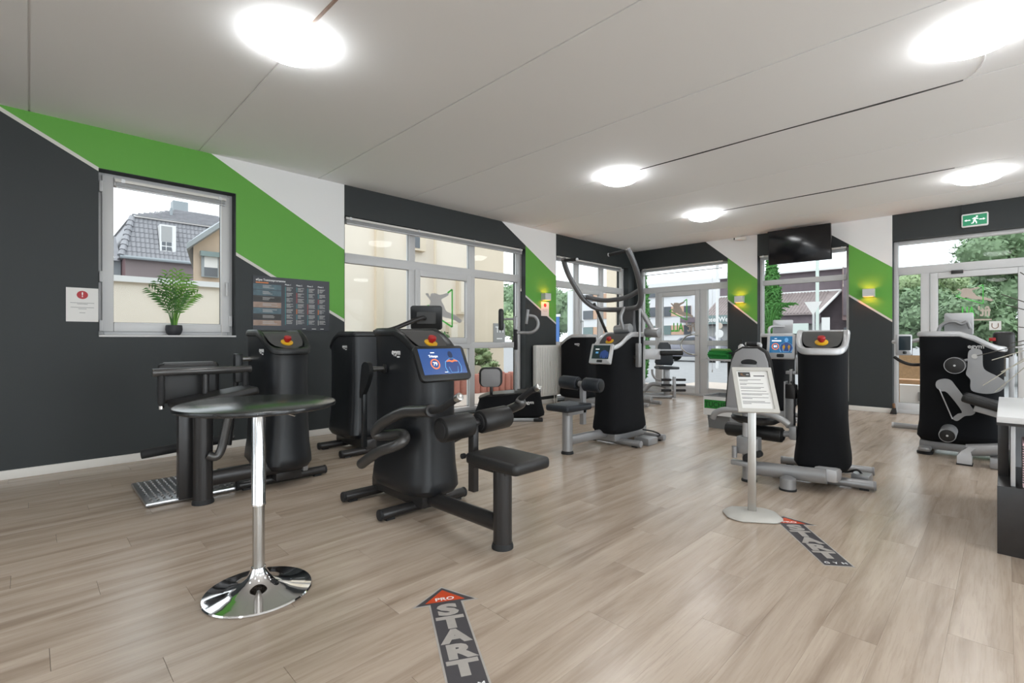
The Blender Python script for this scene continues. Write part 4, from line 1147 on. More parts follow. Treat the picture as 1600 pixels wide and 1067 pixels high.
obj('lever_plate', MB().b2((-1.275, 4.38, .45), (-1.265, 4.46, .80), .002).b2((-1.24, 4.40, .76), (-1.22, 4.44, .90), .004), 'silver_light', lv)
obj('screen_mount', MB().b2((-1.25, 4.45, 1.02), (-1.17, 4.50, 1.10), .008), 'silver', mh)
obj('lever_top', MB().b2((-1.27, 4.41, .86), (-1.18, 4.45, .885), .004).b2((-1.20, 4.41, .86), (-1.17, 4.45, 1.0), .006), 'silver_light', lv)
rod(mh, 'cable', [V(-1.22, 4.38, .80), V(-1.19, 4.36, .78), V(-1.17, 4.38, .70), V(-1.18, 4.42, .62)], .008, 'rubber', 8)
obj('head_rest', MB().cyl((-1.535, 4.30, 1.105), (-1.45, 4.30, 1.105), .018, 12, .003), 'rubber', mh)
rod(mh, 'head_rest_bar', [V(-1.545, 4.30, 1.105), V(-1.44, 4.30, 1.105), V(-1.425, 4.29, 1.08), V(-1.425, 4.20, 1.0), V(-1.43, 4.13, .94)], .014, 'silver_light', 10)
tr_ = obj('transformer_box', MB().b2((-.86, 4.60, 0), (-.74, 4.76, .085), .012), 'silver', mh)
rod(tr_, 'power_cable', [V(-.80, 4.68, .08), V(-.83, 4.66, .11), V(-.92, 4.70, .07), V(-1.0, 4.74, .12)], .008, 'rubber', 8)

# ------------------------------------------------------------------ machine I : tower behind it
mi = thing('strength_machine', (-2.33, 7.8, 0), 'silver topped black machine seen from behind, under the hanging screen', 'gym machine', 'strength machines')
tower(mi, (-2.33, 7.80), 180, 'silver', False, None)
rod(mi, 'screen_arm', [V(-2.45, 7.75, 1.20), V(-2.45, 7.74, 1.28), V(-2.43, 7.78, 1.325), V(-2.34, 7.86, 1.33), V(-2.30, 7.92, 1.33)], .018, 'silver_light', 12)
nd = V(-.5, .86, 0).normalized(); xd = V(0, 0, 1).cross(nd)
screen(mi, V(-2.33, 7.95, 1.32), xd, V(0, 0, 1) + nd * -.1, .265, .215, 'silver', 'screen_off')

# ------------------------------------------------------------------ machine J : leg curl seen from the side
mj = thing('leg_curl', (-.31, 6.56, 0), 'wide black leg curl machine with grey lever plates and round rollers, behind the desk', 'gym machine', 'strength machines')
tower(mj, (-.315, 6.56), 90, 'silver', False, None, nofeet=True, zb=.125)
RJ = 6.385
obj('base', MB().b2((-.62, 6.42, .045), (.25, 6.70, .13), .02), 'silver', mj)
for x in (-.57, .15):
    f_ = obj('foot', MB().b2((x - .05, 6.30, .03), (x + .05, 6.86, .075), .02), 'silver', mj)
    for y in (6.38, 6.80): obj('foot_pad', MB().lathe([(.062, 0), (.066, .02), (.05, .034)], (x, y, 0), 22), 'rubber', f_)
obj('drive_shaft', MB().cyl((-.205, 6.40, .985), (-.205, 6.27, .985), .022, 14), 'steel_brushed', mj)
up_ = [(-.045, .03), (-.02, .065), (.02, .07), (.05, .04), (.055, -.08), (.075, -.13), (.15, -.18), (.205, -.23), (.205, -.265), (.16, -.32), (.08, -.345), (-.01, -.33), (-.03, -.29), (-.03, -.22), (-.06, -.17), (-.05, -.10)]
Mj = frame((-.205, 6.31, .985), (1, 0, 0), (0, 0, 1))
lv = obj('upper_lever', MB().prism(smooth_outline(up_[::-1]), .022, Mj), 'silver', mj)
obj('roller_arm', MB().cyl((-.25, 6.30, .95), (-.335, 6.30, .925), .014, 10), 'silver', lv)
r1 = obj('upper_roller', MB().cyl((-.335, 6.33, .90), (-.335, 6.10, .90), .076, 32, .012), 'pad_black', mj)
def disc(parent, x, y, z, r):
    obj('roller_rim', MB().band([(r * math.cos(a * PI / 16), r * math.sin(a * PI / 16)) for a in range(32)], [(r * .93 * math.cos(a * PI / 16), r * .93 * math.sin(a * PI / 16)) for a in range(32)], .006, frame((x, y + .001, z), (1, 0, 0), (0, 0, 1))), 'silver', parent)
    obj('roller_bolt', MB().cyl((x, y + .004, z), (x, y - .006, z), .009, 10), 'silver_light', parent)
disc(r1, -.335, 6.10, .90, .076)
lo = [(-.055, -.02), (-.05, .035), (0, .06), (.05, .05), (.085, .0), (.20, -.20), (.225, -.235), (.20, -.27), (.15, -.285), (.10, -.335), (.065, -.315), (.10, -.27), (.13, -.24), (.03, -.075), (-.02, -.06)]
Ml = frame((-.425, 6.32, .70), (1, 0, 0), (0, 0, 1))
lv = obj('lower_lever', MB().prism(smooth_outline(lo[::-1]), .022, Ml), 'silver', mj)
obj('lever_strut', MB().cyl((-.455, 6.29, .66), (-.36, 6.29, .38), .005, 8), 'silver_light', lv)
r2 = obj('lower_roller', MB().cyl((-.385, 6.34, .262), (-.385, 6.10, .245), .063, 30, .01), 'silver', mj)
obj('roller_pad', MB().cyl((-.385, 6.105, .245), (-.385, 6.09, .244), .060, 28, .004), 'pad_black', r2)
disc(r2, -.385, 6.088, .244, .060)
rt = Matrix.Rotation(math.radians(16), 4, 'Y')
pad(mj, 'seat', (-.06, 6.10, .555), (.46, .30, .075), 'pad_black', .03, rt)
obj('seat_rail', MB().box((-.03, 6.12, .475), (.36, .10, .06), .01, rt), 'silver_light', mj)
obj('front_leg', MB().loft([[V(-.315, 6.03, 0.012), V(-.215, 6.03, .012), V(-.215, 6.15, .012), V(-.315, 6.15, .012)], [V(-.315, 6.03, .08), V(-.215, 6.03, .08), V(-.215, 6.15, .08), V(-.315, 6.15, .08)], [V(-.285, 6.05, .125), V(-.225, 6.04, .125), V(-.225, 6.14, .125), V(-.285, 6.14, .125)], [V(-.24, 6.06, .165), V(-.19, 6.05, .165), V(-.19, 6.13, .165), V(-.24, 6.13, .165)]]), 'silver_light', mj)
obj('leg_pad', MB().b2((-.32, 6.025, 0), (-.21, 6.155, .013)), 'rubber', mj)
obj('frame_beam', MB().sweep([V(-.25, 6.10, .13), V(.12, 6.10, .20), V(.5, 6.12, .20)], .055, 14, flat=(1, .7)), 'silver', mj)
obj('frame_block', MB().b2((-.10, 6.02, .005), (.3, 6.16, .10), .008), 'silver', mj)
rod(mj, 'screen_handle', [V(-.49, 6.62, 1.20), V(-.47, 6.62, 1.275), V(-.42, 6.62, 1.315), V(-.36, 6.62, 1.32), V(-.31, 6.62, 1.295), V(-.27, 6.62, 1.315), V(-.245, 6.62, 1.25)], .016, 'silver', 12)
screen(mj, V(-.335, 6.70, 1.30), (-1, 0, 0), (0, -.05, 1), .22, .22, 'silver', 'screen_off')
pad(mj, 'headrest', (-.015, 6.86, 1.09), (.16, .10, .26), 'pad_black', .045)
obj('backrest_column', MB().b2((.02, 6.82, .10), (.06, 6.88, 1.0), .006), 'silver_light', mj)
obj('stop_tag', MB().b2((-.12, 6.80, 1.125), (-.07, 6.84, 1.16), .008), 'red', mj)
Mx = frame((-.20, 6.386, 1.075), (1, 0, 0), (0, 0, 1))
text('logo', 'egym', .055, 'decal_grey', mj, Mx, .004, .0015)

# ------------------------------------------------------------------ machine L : hidden behind the leg curl
ml = thing('strength_machine', (-.8, 7.5, 0), 'silver machine mostly hidden behind the leg curl, small dark screen sticking out', 'gym machine', 'strength machines')
screen(ml, V(-.80, 7.0, 1.08), V(.80, .6, 0), (0, 0, 1), .155, .235, 'silver', 'screen_off')
rod(ml, 'upper_handle', [V(-.93, 7.2, 1.11), V(-.84, 7.15, 1.12), V(-.75, 7.12, 1.12), V(-.62, 7.15, 1.16)], .022, 'silver_light', 10)
rod(ml, 'lower_handle', [V(-.90, 7.05, .94), V(-.83, 7.03, .89), V(-.75, 7.03, .86), V(-.66, 7.05, .86)], .018, 'charcoal_metal', 10)
obj('frame_column', MB().b2((-.64, 7.10, .06), (-.54, 7.22, 1.16), .012), 'silver', ml)
f_ = obj('foot', MB().cyl((-1.02, 7.92, .04), (-.5, 7.92, .04), .034, 14, .006), 'silver', ml)
obj('base_rail', MB().b2((-.62, 7.12, .03), (-.54, 7.95, .09), .01), 'silver', ml)
obj('foot_cap', MB().cyl((-1.035, 7.92, .04), (-1.015, 7.92, .04), .035, 14, .004), 'silver_light', f_)

# ------------------------------------------------------------------ bistro table
tc_ = (-2.39, .742)
tb = thing('bistro_table', (*tc_, 0), 'round black topped bistro table on a chrome column and trumpet base', 'table')
obj('table_top', MB().lathe([(0, .838), (.318, .838), (.328, .842), (.33, .850), (.328, .857), (.322, .860), (0, .860)], (*tc_, 0), 72), 'table_black', tb)
obj('table_plate', MB().lathe([(.03, .80), (.09, .828), (.10, .838)], (*tc_, 0), 28), 'charcoal_metal', tb)
obj('upper_column', MB().lathe([(.0295, .40), (.0305, .395), (.0305, .405), (.029, .408), (.029, .838)], (*tc_, 0), 32), 'chrome', tb)
obj('lower_column', MB().lathe([(.0245, .06), (.0245, .41)], (*tc_, 0), 28), 'steel_brushed', tb)
obj('base', MB().lathe([(.222, 0), (.226, .006), (.222, .012), (.19, .018), (.14, .026), (.10, .036), (.068, .052), (.046, .075), (.034, .10), (.030, .115), (.025, .118)], (*tc_, 0), 64), 'chrome', tb)
rod(tb, 'height_lever', [V(-2.36, .77, .825), V(-2.31, .82, .815), V(-2.27, .86, .80)], .005, 'chrome', 8)

# ------------------------------------------------------------------ floor stickers
def floor_sticker(bot, u, label):
    """arrow decal; bot = centre of the foot edge, u = pointing direction"""
    u = V(u[0], u[1], 0).normalized(); sd = V(u.y, -u.x, 0)     # sd = reading right
    t = thing('floor_sticker', (bot[0], bot[1], 0), label, 'floor sticker', 'arrow stickers on the floor')
    F = frame((bot[0], bot[1], .0004), sd, u)
    L, hw_, hh, hb = .69, .066, .13, .128
    def arrow(e): return [(-hw_ - e, -e), (hw_ + e, -e), (hw_ + e, L - hh - e * 1.0), (hb + 2.2 * e, L - hh - e), (0, L + 1.6 * e), (-hb - 2.2 * e, L - hh - e), (-hw_ - e, L - hh - e)]
    obj('border', MB().prism(arrow(.008), .0004, F), 'sticker_light', t, smooth=False)
    obj('field', MB().prism(arrow(0), .0004, F @ Matrix.Translation(V(0, 0, .0003))), 'sticker_grey', t, smooth=False)
    obj('arrow_head', MB().prism([(-hb * .68, L - hh + .012), (hb * .68, L - hh + .012), (0, L - .02)], .0004, F @ Matrix.Translation(V(0, 0, .0006))), 'sticker_orange', t, smooth=False)
    text('lettering', 'PRO', .034, 'white_print', t, F @ Matrix.Translation(V(0, L - hh + .032, .0012)), .0001, .0008, sx=1.3)
    zc = [.50, .405, .31, .215, .12]
    for ch, yy in zip('START', zc):
        text('lettering', ch, .112, 'sticker_light', t, F @ Matrix.Translation(V(0, yy, .0010)), .0001, .0065, sx={'T': 1.5, 'S': 1.55, 'A': 1.3, 'R': 1.4}[ch])
    for i, ch in enumerate('GYM'):
        text('lettering', ch, .03, 'white_print', t, F @ Matrix.Translation(V((i - 1) * .042, .028, .0010)), .0001, .0006, sx=1.2)
floor_sticker((-1.222, 1.021), (-.878, .478), 'grey arrow floor sticker reading START with orange tip, nearest the camera')
floor_sticker((-.595, 2.915), (-.605, .796), 'grey arrow floor sticker reading START beside the foot of the info stand')

# ------------------------------------------------------------------ info stand
sd = thing('info_stand', (-1.15, 3.31, 0), 'floor stand holding a framed A4 notice on a grey pole', 'stand')
u = V(.80, .60, 0).normalized()
Fb = frame((-1.155, 3.33, 0), u, V(0, 0, 1).cross(u))
bo = rr(.36, .30, .07, 6)
bo = [(x * (1 - .12 * abs(y) / .15), y * (1 - .35 * (abs(x) / .18) ** 2)) for (x, y) in bo]
def bring(kk, z): return [Fb @ V(x * kk, y * kk, z) for (x, y) in bo]
obj('base', MB().loft([bring(.94, .0), bring(1, .006), bring(1, .010), bring(.9, .022), bring(.6, .034), bring(.2, .040)]), 'frame_cream', sd)
obj('pole', MB().box((-1.155, 3.325, .37), (.05, .035, .70), .010, Matrix.Rotation(math.radians(20), 4, 'Z')), 'steel_brushed', sd)
n_ = V(.55, -.835, 0).normalized(); xr = V(0, 0, 1).cross(n_)
up_v = (V(0, 0, 1) * math.cos(math.radians(35)) - n_ * math.sin(math.radians(35)))
Ff = frame(V(-1.128, 3.295, .822), xr, up_v)
FW, FH = .238, .325
fr_ = obj('frame', MB().band(rr(FW, FH, .004, 2), rr(FW - .05, FH - .05, .003, 2), .012, Ff @ Matrix.Translation(V(0, 0, 0))), 'frame_cream', sd, smooth=False)
obj('frame_back', MB().prism(rr(FW - .01, FH - .01, .004, 2), .004, Ff @ Matrix.Translation(V(0, 0, -.004))), 'frame_cream', sd, smooth=False)
sh_ = obj('notice_sheet', MB().prism(rr(FW - .048, FH - .048, .002, 2), .001, Ff @ Matrix.Translation(V(0, 0, .001))), 'paper', sd, smooth=False)
obj('picture', MB().prism(rr(.072, .036, .001, 1, -.048, .112), .0006, Ff @ Matrix.Translation(V(0, 0, .002))), 'ink', sh_, smooth=False)
obj('picture_figure', MB().prism([(p[0] * .02 - .050, p[1] * .03 + .110) for p in FIG], .0003, Ff @ Matrix.Translation(V(0, 0, .0027))), 'wood_brown', sh_, smooth=False)
printed_line(.016, .007, 'decal_grey', sh_, Ff @ Matrix.Translation(V(-.028, .112, .0027)))
printed_line(.066, .007, 'ink', sh_, Ff @ Matrix.Translation(V(.040, .103, .0021)))
pm = MB(); y = .072
for (n_l, lens) in ((2, (.13, .05)), (2, (.14, .04)), (2, (.14, .12)), (1, (.15,)), (2, (.16, .12)), (2, (.155, .06)), (3, (.13, .16, .05))):
    for l in lens:
        pm.prism([(-.083, y), (-.083 + l, y), (-.083 + l, y + .0028), (-.083, y + .0028)], .0003, Ff @ Matrix.Translation(V(0, 0, .0021))); y -= .0085
    y -= .0105
obj('print_lines', pm, 'ink', sh_, smooth=False)

# ------------------------------------------------------------------ wall papers and poster
def wall_sheet(name, y0, y1, z0, z1, label, cat):
    t = thing(name, (XL, (y0 + y1) / 2, z0), label, cat)
    obj('sheet', MB().b2((XL, y0, z0), (XL + .002, y1, z1)), 'paper', t, smooth=False)
    return t, frame((XL + .0022, (y0 + y1) / 2, z1), (0, 1, 0), (0, 0, 1))
t, Fx = wall_sheet('notice_sheet', .227, .442, 1.30, 1.598, 'white paper notice with red round warning sign left of the small window', 'notice')
obj('warning_mark', MB().prism([(.038 * math.cos(a * PI / 14), -.062 + .036 * math.sin(a * PI / 14)) for a in range(28)], .0006, Fx), 'red_print', t, smooth=False)
text('lettering', '!', .06, 'white_print', t, Fx @ Matrix.Translation(V(0, -.062, .001)), .0002, .001)
pm = MB()
for i, (yy, l) in enumerate(((-.135, .16), (-.145, .07), (-.175, .155), (-.187, .055), (-.222, .04))):
    pm.prism([(-l / 2, yy), (l / 2, yy), (l / 2, yy + .004), (-l / 2, yy + .004)], .0005, Fx)
obj('print_lines', pm, 'ink_grey', t, smooth=False)
t, Fx = wall_sheet('notice_sheet', 6.395, 6.60, 1.55, 1.80, 'small white notice with red mark below the wall lamp by the radiator', 'notice')
obj('warning_mark', MB().prism([(.036 * math.cos(a * PI / 12), -.06 + .034 * math.sin(a * PI / 12)) for a in range(24)], .0006, Fx), 'red_print', t, smooth=False)
pm = MB()
for yy, l in ((-.13, .15), (-.15, .14), (-.17, .10)): pm.prism([(-l / 2, yy), (l / 2, yy), (l / 2, yy + .004), (-l / 2, yy + .004)], .0005, Fx)
obj('print_lines', pm, 'ink_grey', t, smooth=False)

po = thing('training_poster', (XL, 2.148, 1.24), 'dark training programme poster with coloured columns on the left wall', 'poster')
obj('board', MB().b2((XL, 1.722, 1.243), (XL + .006, 2.573, 1.835)), 'poster_dark', po, smooth=False)
Fx = frame((XL + .0062, 1.722, 1.835), (0, 1, 0), (0, 0, 1))
text('lettering', 'eGym Trainingsprogramme', .033, 'white_print', po, Fx @ Matrix.Translation(V(.03, -.04, .0003)), .0002, .0006, 'LEFT', .85)
printed_line(.13, .012, 'poster_orange', po, Fx @ Matrix.Translation(V(.03, -.07, .0002)), 'LEFT')
for i in range(4):
    text('lettering', 'Phase %d' % (i + 1), .022, 'white_print', po, Fx @ Matrix.Translation(V(.335 + i * .125, -.075, .0003)), .0002, .0004, 'LEFT')
def rects(name, lst, m, dz=.0004):
    mb = MB()
    for (x, y, w, h) in lst: mb.prism([(x, y - h), (x + w, y - h), (x + w, y), (x, y)], dz, Fx)
    obj(name, mb, m, po, smooth=False)
ph = [(.005, -.085 - i * .066, .29, .060) for i in range(7)]
rects('photo_strip', [ph[0], ph[1], ph[4]], 'poster_photo'); rects('photo_strip', [ph[3], ph[6]], 'poster_tan'); rects('photo_strip', [ph[2], ph[5]], 'ink')
seq = ['ttttttt', 'trrgotw', 'tttrrtt', 'wtrtotw']
cmap = {'t': [], 'r': [], 'o': [], 'w': [], 'g': []}; lines = []
random.seed(3)
for i in range(4):
    for j in range(7):
        x = .337 + i * .125; y = -.098 - j * .062
        cmap[seq[i][j]].append((x, y, .008, .058))
        for k in range(4): lines.append((x + .016, y - .006 - k * .012, random.uniform(.03, .075) if k else .07, .005 if k else .006))
for j in range(7):
    for k in range(3): lines.append((.10, -.098 - j * .066 - k * .012, random.uniform(.06, .16), .005))
rects('colour_bar', cmap['t'] + cmap['g'], 'poster_teal'); rects('colour_bar', cmap['r'], 'poster_red'); rects('colour_bar', cmap['o'], 'poster_orange'); rects('colour_bar', cmap['w'], 'decal_grey')
rects('print_lines', lines + [(.53, -.568, .04, .008), (.64, -.568, .05, .008), (.74, -.568, .04, .008)], 'decal_grey', .0007)

# ------------------------------------------------------------------ radiator
ra = thing('radiator', (XL, 6.5, 0), 'tall cream panel radiator under the wall lamp between two windows', 'radiator')
RY0, RY1, RZ0, RZ1, RXX = 6.14, 6.80, .15, 1.03, XL + .13
obj('body', MB().b2((XL + .04, RY0, RZ0), (RXX - .004, RY1, RZ1), .006), 'radiator', ra)
for i in range(15):
    y = RY0 + .025 + i * (RY1 - RY0 - .05) / 14
    obj('fin', MB().b2((RXX - .006, y - .014, RZ0 + .03), (RXX + .006, y + .014, RZ1 - .03), .005), 'radiator', ra)
obj('top_grille', MB().b2((XL + .045, RY0 + .02, RZ1 - .002), (RXX - .01, RY1 - .02, RZ1 + .006)), 'radiator', ra)
for y in (RY0 + .12, RY1 - .12): obj('bracket', MB().b2((XL + .001, y - .02, .7), (XL + .045, y + .02, .8)), 'radiator', ra)
obj('heat_meter', MB().b2((RXX + .004, 6.47, .66), (RXX + .028, 6.51, .76), .008), 'trim_white', ra)
for y in (6.66, 6.72): obj('pipe', MB().cyl((XL + .08, y, 0), (XL + .08, y, RZ0 + .02), .01, 10).cyl((XL + .08, y, .03), (XL + .08, y, .07), .018, 10, .003), 'trim_white', ra)

# ------------------------------------------------------------------ exit sign, camera, hanging screen
ex = thing('exit_sign', (-.306, YF, 2.74), 'green emergency exit sign with running figure and two arrows', 'exit sign')
obj('housing', MB().prism(rr(.275, .185, .02, 4), .05, frame((-.306, YF - .052, 2.812), (1, 0, 0), (0, 0, 1)) @ Matrix.Translation(V(0, 0, -.05)), .004), 'white_print', ex)
Fx = frame((-.306, YF - .053, 2.812), (1, 0, 0), (0, 0, 1))
pl_ = obj('legend_plate', MB().prism(rr(.245, .145, .004, 2), .0012, Fx), 'exit_green', ex, smooth=False)
for s_ in (-1, 1):
    mb = MB().prism([(s_ * p[0], p[1]) for p in ((.045, -.006), (.085, -.006), (.085, -.016), (.108, 0), (.085, .016), (.085, .006), (.045, .006))][::s_], .0006, Fx @ Matrix.Translation(V(0, 0, .0012)))
    obj('arrow', mb, 'white_glow', pl_, smooth=False)
run = [(-.035, -.05), (-.012, -.048), (-.004, -.02), (.012, -.035), (.012, -.055), (.022, -.055), (.022, -.028), (.008, -.006), (.014, .014), (.034, .004), (.038, .012), (.016, .028), (-.004, .034), (-.026, .018), (-.022, .010), (-.008, .018), (-.014, -.008), (-.02, -.036), (-.035, -.040)]
obj('runner', MB().prism(run, .0006, Fx @ Matrix.Translation(V(0, 0, .0012))).prism([(.022 + .011 * math.cos(a * PI / 8), .044 + .011 * math.sin(a * PI / 8)) for a in range(16)], .0006, Fx @ Matrix.Translation(V(0, 0, .0012))), 'white_glow', pl_, smooth=False)
obj('conduit', MB().b2((-.45, YF - .012, 2.85), (-.438, YF, CEIL)), 'dark_paint', ex, smooth=False)

sc_ = thing('security_camera', (-3.44, 9.35, 2.95), 'small white security camera under the ceiling above the green pillar', 'camera')
obj('bracket', MB().b2((-3.46, 9.38, 2.98), (-3.42, YF, 3.02), .006).cyl((-3.44, 9.38, 3.0), (-3.44, 9.38, CEIL), .012, 10), 'trim_white', sc_)
obj('body', MB().cyl((-3.37, 9.40, 3.0), (-3.53, 9.28, 2.995), .03, 16, .006), 'trim_white', sc_)
obj('lens', MB().cyl((-3.53, 9.28, 2.995), (-3.538, 9.274, 2.995), .02, 14), 'rubber', sc_)

tv = thing('hanging_screen', (-2.455, 9.2, 2.43), 'large black flat screen hanging from the ceiling in front of the window', 'screen')
Fx = frame((-2.455, 9.20, 2.725), (1, 0, 0), (0, -.10, 1))
obj('panel', MB().prism(rr(.945, .58, .008, 3), .045, Fx @ Matrix.Translation(V(0, 0, -.045)), .003), 'tv_black', tv)
obj('bezel', MB().band(rr(.945, .58, .008, 3), rr(.923, .558, .006, 3), .003, Fx), 'rubber', tv, smooth=False)
obj('wall_mount', MB().b2((-2.58, 9.235, 2.68), (-2.33, YF, 2.90), .004), 'charcoal_metal', tv)

# ------------------------------------------------------------------ palm on the sill
pc = V(-5.795, 1.02, 1.183)
pp = thing('potted_palm', pc, 'small green palm in a dark round pot on the window sill', 'plant')
pot = obj('pot', MB().lathe([(.045, 0), (.062, .02), (.072, .055), (.07, .09), (.066, .10), (.060, .10), (.060, .085)], pc, 32), 'pot', pp)
obj('soil', MB().lathe([(0, .088), (.061, .086)], pc, 24), 'soil', pot)
random.seed(21)
# (sideways lean along the sill, reach into the room, length)
FR = [(-1.0, .25, .50), (-.82, .6, .42), (-.62, .1, .55), (-.42, .5, .58), (-.22, .2, .63), (-.05, .6, .60), (.10, .15, .64), (.22, .5, .60), (.36, .2, .62), (.52, .55, .55), (.68, .15, .54), (.85, .5, .44), (1.0, .25, .46), (-.3, .9, .44), (.35, .9, .42)]
for (ly, lx, ln) in FR:
    d = V(lx * .16, ly * .20, 0)
    base = pc + V(.004, ly * .02, .085)
    pts = [base + d * (.25 * t + .75 * t * t) * (ln / .55) + V(0, 0, ln * .86 * (t - .16 * abs(ly) * t ** 3)) for t in [k / 14 for k in range(15)]]
    mb = MB().sweep(pts, [.004 * (1 - .75 * k / 14) for k in range(15)], 5)
    for k in range(5, 15):
        for s_ in (-1, 1):
            p = pts[k]; tg = (pts[k] - pts[k - 1]).normalized()
            sdv = V(.25 * random.uniform(-1, 1), s_, 0); sdv = (sdv - tg * tg.dot(sdv)).normalized()
            fade = math.sin(PI * (k - 3.5) / 13.0) ** .7
            dirn = (sdv * .72 + tg * .70).normalized(); L = .105 * fade * random.uniform(.85, 1.1)
            wv = dirn.cross(V(1, 0, .15)).normalized() * .0068
            m_ = p + dirn * L * .45 + V(0, 0, .003); e = p + dirn * L + V(.01, 0, -.022 * fade)
            mb.add([p, m_ + wv, e, m_ - wv], [(0, 1, 2), (0, 2, 3)])
    mb.v = [V(max(p.x, XL - .095), p.y, p.z) for p in mb.v]
    obj('frond', mb, 'leaf' if random.random() < .65 else 'leaf_dark', pp, smooth=False)

# ------------------------------------------------------------------ towel crate, shelf, towels, soap
cr = thing('towel_crate', (-2.58, 6.44, 0), 'grey bin with green sign reading TÜCHER between the machines', 'bin')
x0, x1, y0, y1 = -2.74, -2.42, 6.24, 6.64
mb = MB().loft([[V(x0 + .03, y0 + .03, 0), V(x1 - .03, y0 + .03, 0), V(x1 - .03, y1 - .03, 0), V(x0 + .03, y1 - .03, 0)], [V(x0, y0, .40), V(x1, y0, .40), V(x1, y1, .40), V(x0, y1, .40)], [V(x0 + .012, y0 + .012, .40), V(x1 - .012, y0 + .012, .40), V(x1 - .012, y1 - .012, .40), V(x0 + .012, y1 - .012, .40)], [V(x0 + .04, y0 + .04, .02), V(x1 - .04, y0 + .04, .02), V(x1 - .04, y1 - .04, .02), V(x0 + .04, y1 - .04, .02)]])
obj('body', mb, 'crate', cr, smooth=False)
obj('rim', MB().band(rr(x1 - x0 + .03, y1 - y0 + .03, .01, 3), rr(x1 - x0 - .03, y1 - y0 - .03, .01, 3), .03, Matrix.Translation(V(-2.58, 6.44, .39))), 'crate', cr)
Fx = frame((-2.58, y0 - .016, .29), (1, 0, 0), (0, 0, 1))
sg = obj('sign', MB().prism(rr(.36, .24, .003, 2), .004, Fx), 'sign_white', cr, smooth=False)
obj('sign_band', MB().prism([(-.165, -.035), (.165, -.035), (.165, .075), (-.165, .075)], .001, Fx @ Matrix.Translation(V(0, 0, .004))), 'green_box', sg, smooth=False)
text('lettering', 'TÜCHER', .095, 'dark_green', sg, Fx @ Matrix.Translation(V(0, .015, .0055)), .0004, .0015, sx=.88)
printed_line(.12, .010, 'ink_grey', sg, Fx @ Matrix.Translation(V(.02, -.07, .004)))
obj('handle', MB().cyl((-2.53, 6.60, .40), (-2.53, 6.60, .47), .012, 10, .003), 'wood_brown', cr)

shf = thing('wall_shelf', (-3.62, 9.25, .74), 'narrow dark shelf carrying green towels beside the entrance door', 'shelf')
obj('board', MB().b2((-4.05, 9.06, .745), (-3.22, YF, .768), .004), 'desk_dark', shf)
obj('edge', MB().b2((-4.06, 9.055, .735), (-3.21, 9.065, .772)), 'silver_light', shf, smooth=False)
for x in (-3.62, -3.28): obj('bracket', MB().b2((x - .015, 9.12, .715), (x + .015, YF, .745)).b2((x - .015, YF - .02, .52), (x + .015, YF, .745)), 'charcoal_metal', shf, smooth=False)
random.seed(5)
for i in range(6):
    w, d = random.uniform(.27, .38), random.uniform(.22, .28)
    c = V(-3.78 + random.uniform(-.035, .035), 9.22 + random.uniform(-.015, .015), .768 + .016 + i * .0325)
    mb = MB()
    Rz = Matrix.Translation(c) @ Matrix.Rotation(random.uniform(-.18, .18), 4, 'Z')
    mb.M = Rz
    mb.box((0, 0, -.008), (w, d, .0145), .0065).box((-.006, 0, .0075), (w - .012, d - .01, .0145), .0065)
    mb.M = None
    tag(obj('folded_towel', mb, ('green_towel', 'green_towel2')[i % 2] if i < 5 else 'green_light'), ['lowest', 'second lowest', 'middle', 'second highest', 'uppermost dark'][i] + ' folded green towel in the pile on the shelf by the entrance' if i < 5 else 'pale green folded towel on top of the pile by the entrance', 'towel', 'green towels on the shelf')
sp = thing('soap_dispenser', (-3.36, 9.15, .768), 'white pump bottle standing on the dark wall shelf', 'bottle')
obj('bottle', MB().lathe([(.05, 0), (.054, .01), (.054, .22), (.05, .25), (.02, .285), (.018, .29)], (-3.36, 9.15, .768), 24), 'sign_white', sp)
obj('pump', MB().lathe([(.02, .285), (.02, .31), (.008, .315), (.008, .35)], (-3.36, 9.15, .768), 14).b2((-3.39, 9.13, 1.115), (-3.345, 9.17, 1.13), .004), 'rubber', sp)

# ------------------------------------------------------------------ reception desk and grasses
dk = thing('reception_desk', (.4, 4.3, 0), 'dark desk with white top and open shelf at the right edge', 'desk')
obj('top', MB().b2((-.035, 3.68, .702), (.95, 4.93, .735), .004), 'desk_white', dk)
obj('top_edge', MB().b2((-.035, 3.678, .688), (.95, 4.93, .702)), 'desk_dark', dk, smooth=False)
obj('plinth', MB().b2((-.033, 3.685, 0), (.95, 4.92, .365), .003), 'desk_dark', dk)
obj('side_panel', MB().b2((-.033, 3.98, .365), (.012, 4.92, .688), .002), 'desk_dark', dk)
obj('divider', MB().b2((.018, 3.72, .365), (.036, 4.6, .688), .002), 'silver_light', dk)
obj('back_panel', MB().b2((.036, 4.3, .365), (.95, 4.32, .688)), 'desk_grey', dk, smooth=False)
bd = thing('binder', (.11, 3.84, .365), 'pale pink ring binder on the desk shelf at the right edge', 'binder')
obj('cover', MB().b2((.062, 3.72, .365), (.125, 3.96, .60), .004), 'binder_pink', bd)
mb = MB()
for i in range(16): mb.b2((.060, 3.717, .39 + i * .0125), (.068, 3.721, .396 + i * .0125))
obj('spine_rings', mb, 'ink', bd, smooth=False)
gr_ = thing('grass_arrangement', (.42, 4.35, .735), 'thin dry grass stems arching from a vase above the desk', 'plant')
obj('vase', MB().lathe([(.05, 0), (.07, .04), (.06, .12), (.035, .16), (.04, .18)], (.42, 4.35, .735), 24), 'pot', gr_)
def px3(px, py, Y):
    """room point seen at a photo pixel on the plane Y"""
    a = math.radians(45.324); fx, fy = -math.sin(a), math.cos(a); l = (px - 800) / 763.0
    dx, dy = fx + l * fy, fy - l * fx; t = Y / dy
    return V(dx * t, Y, CAM_Z - (py - 529) / 763.0 * t)
random.seed(9)
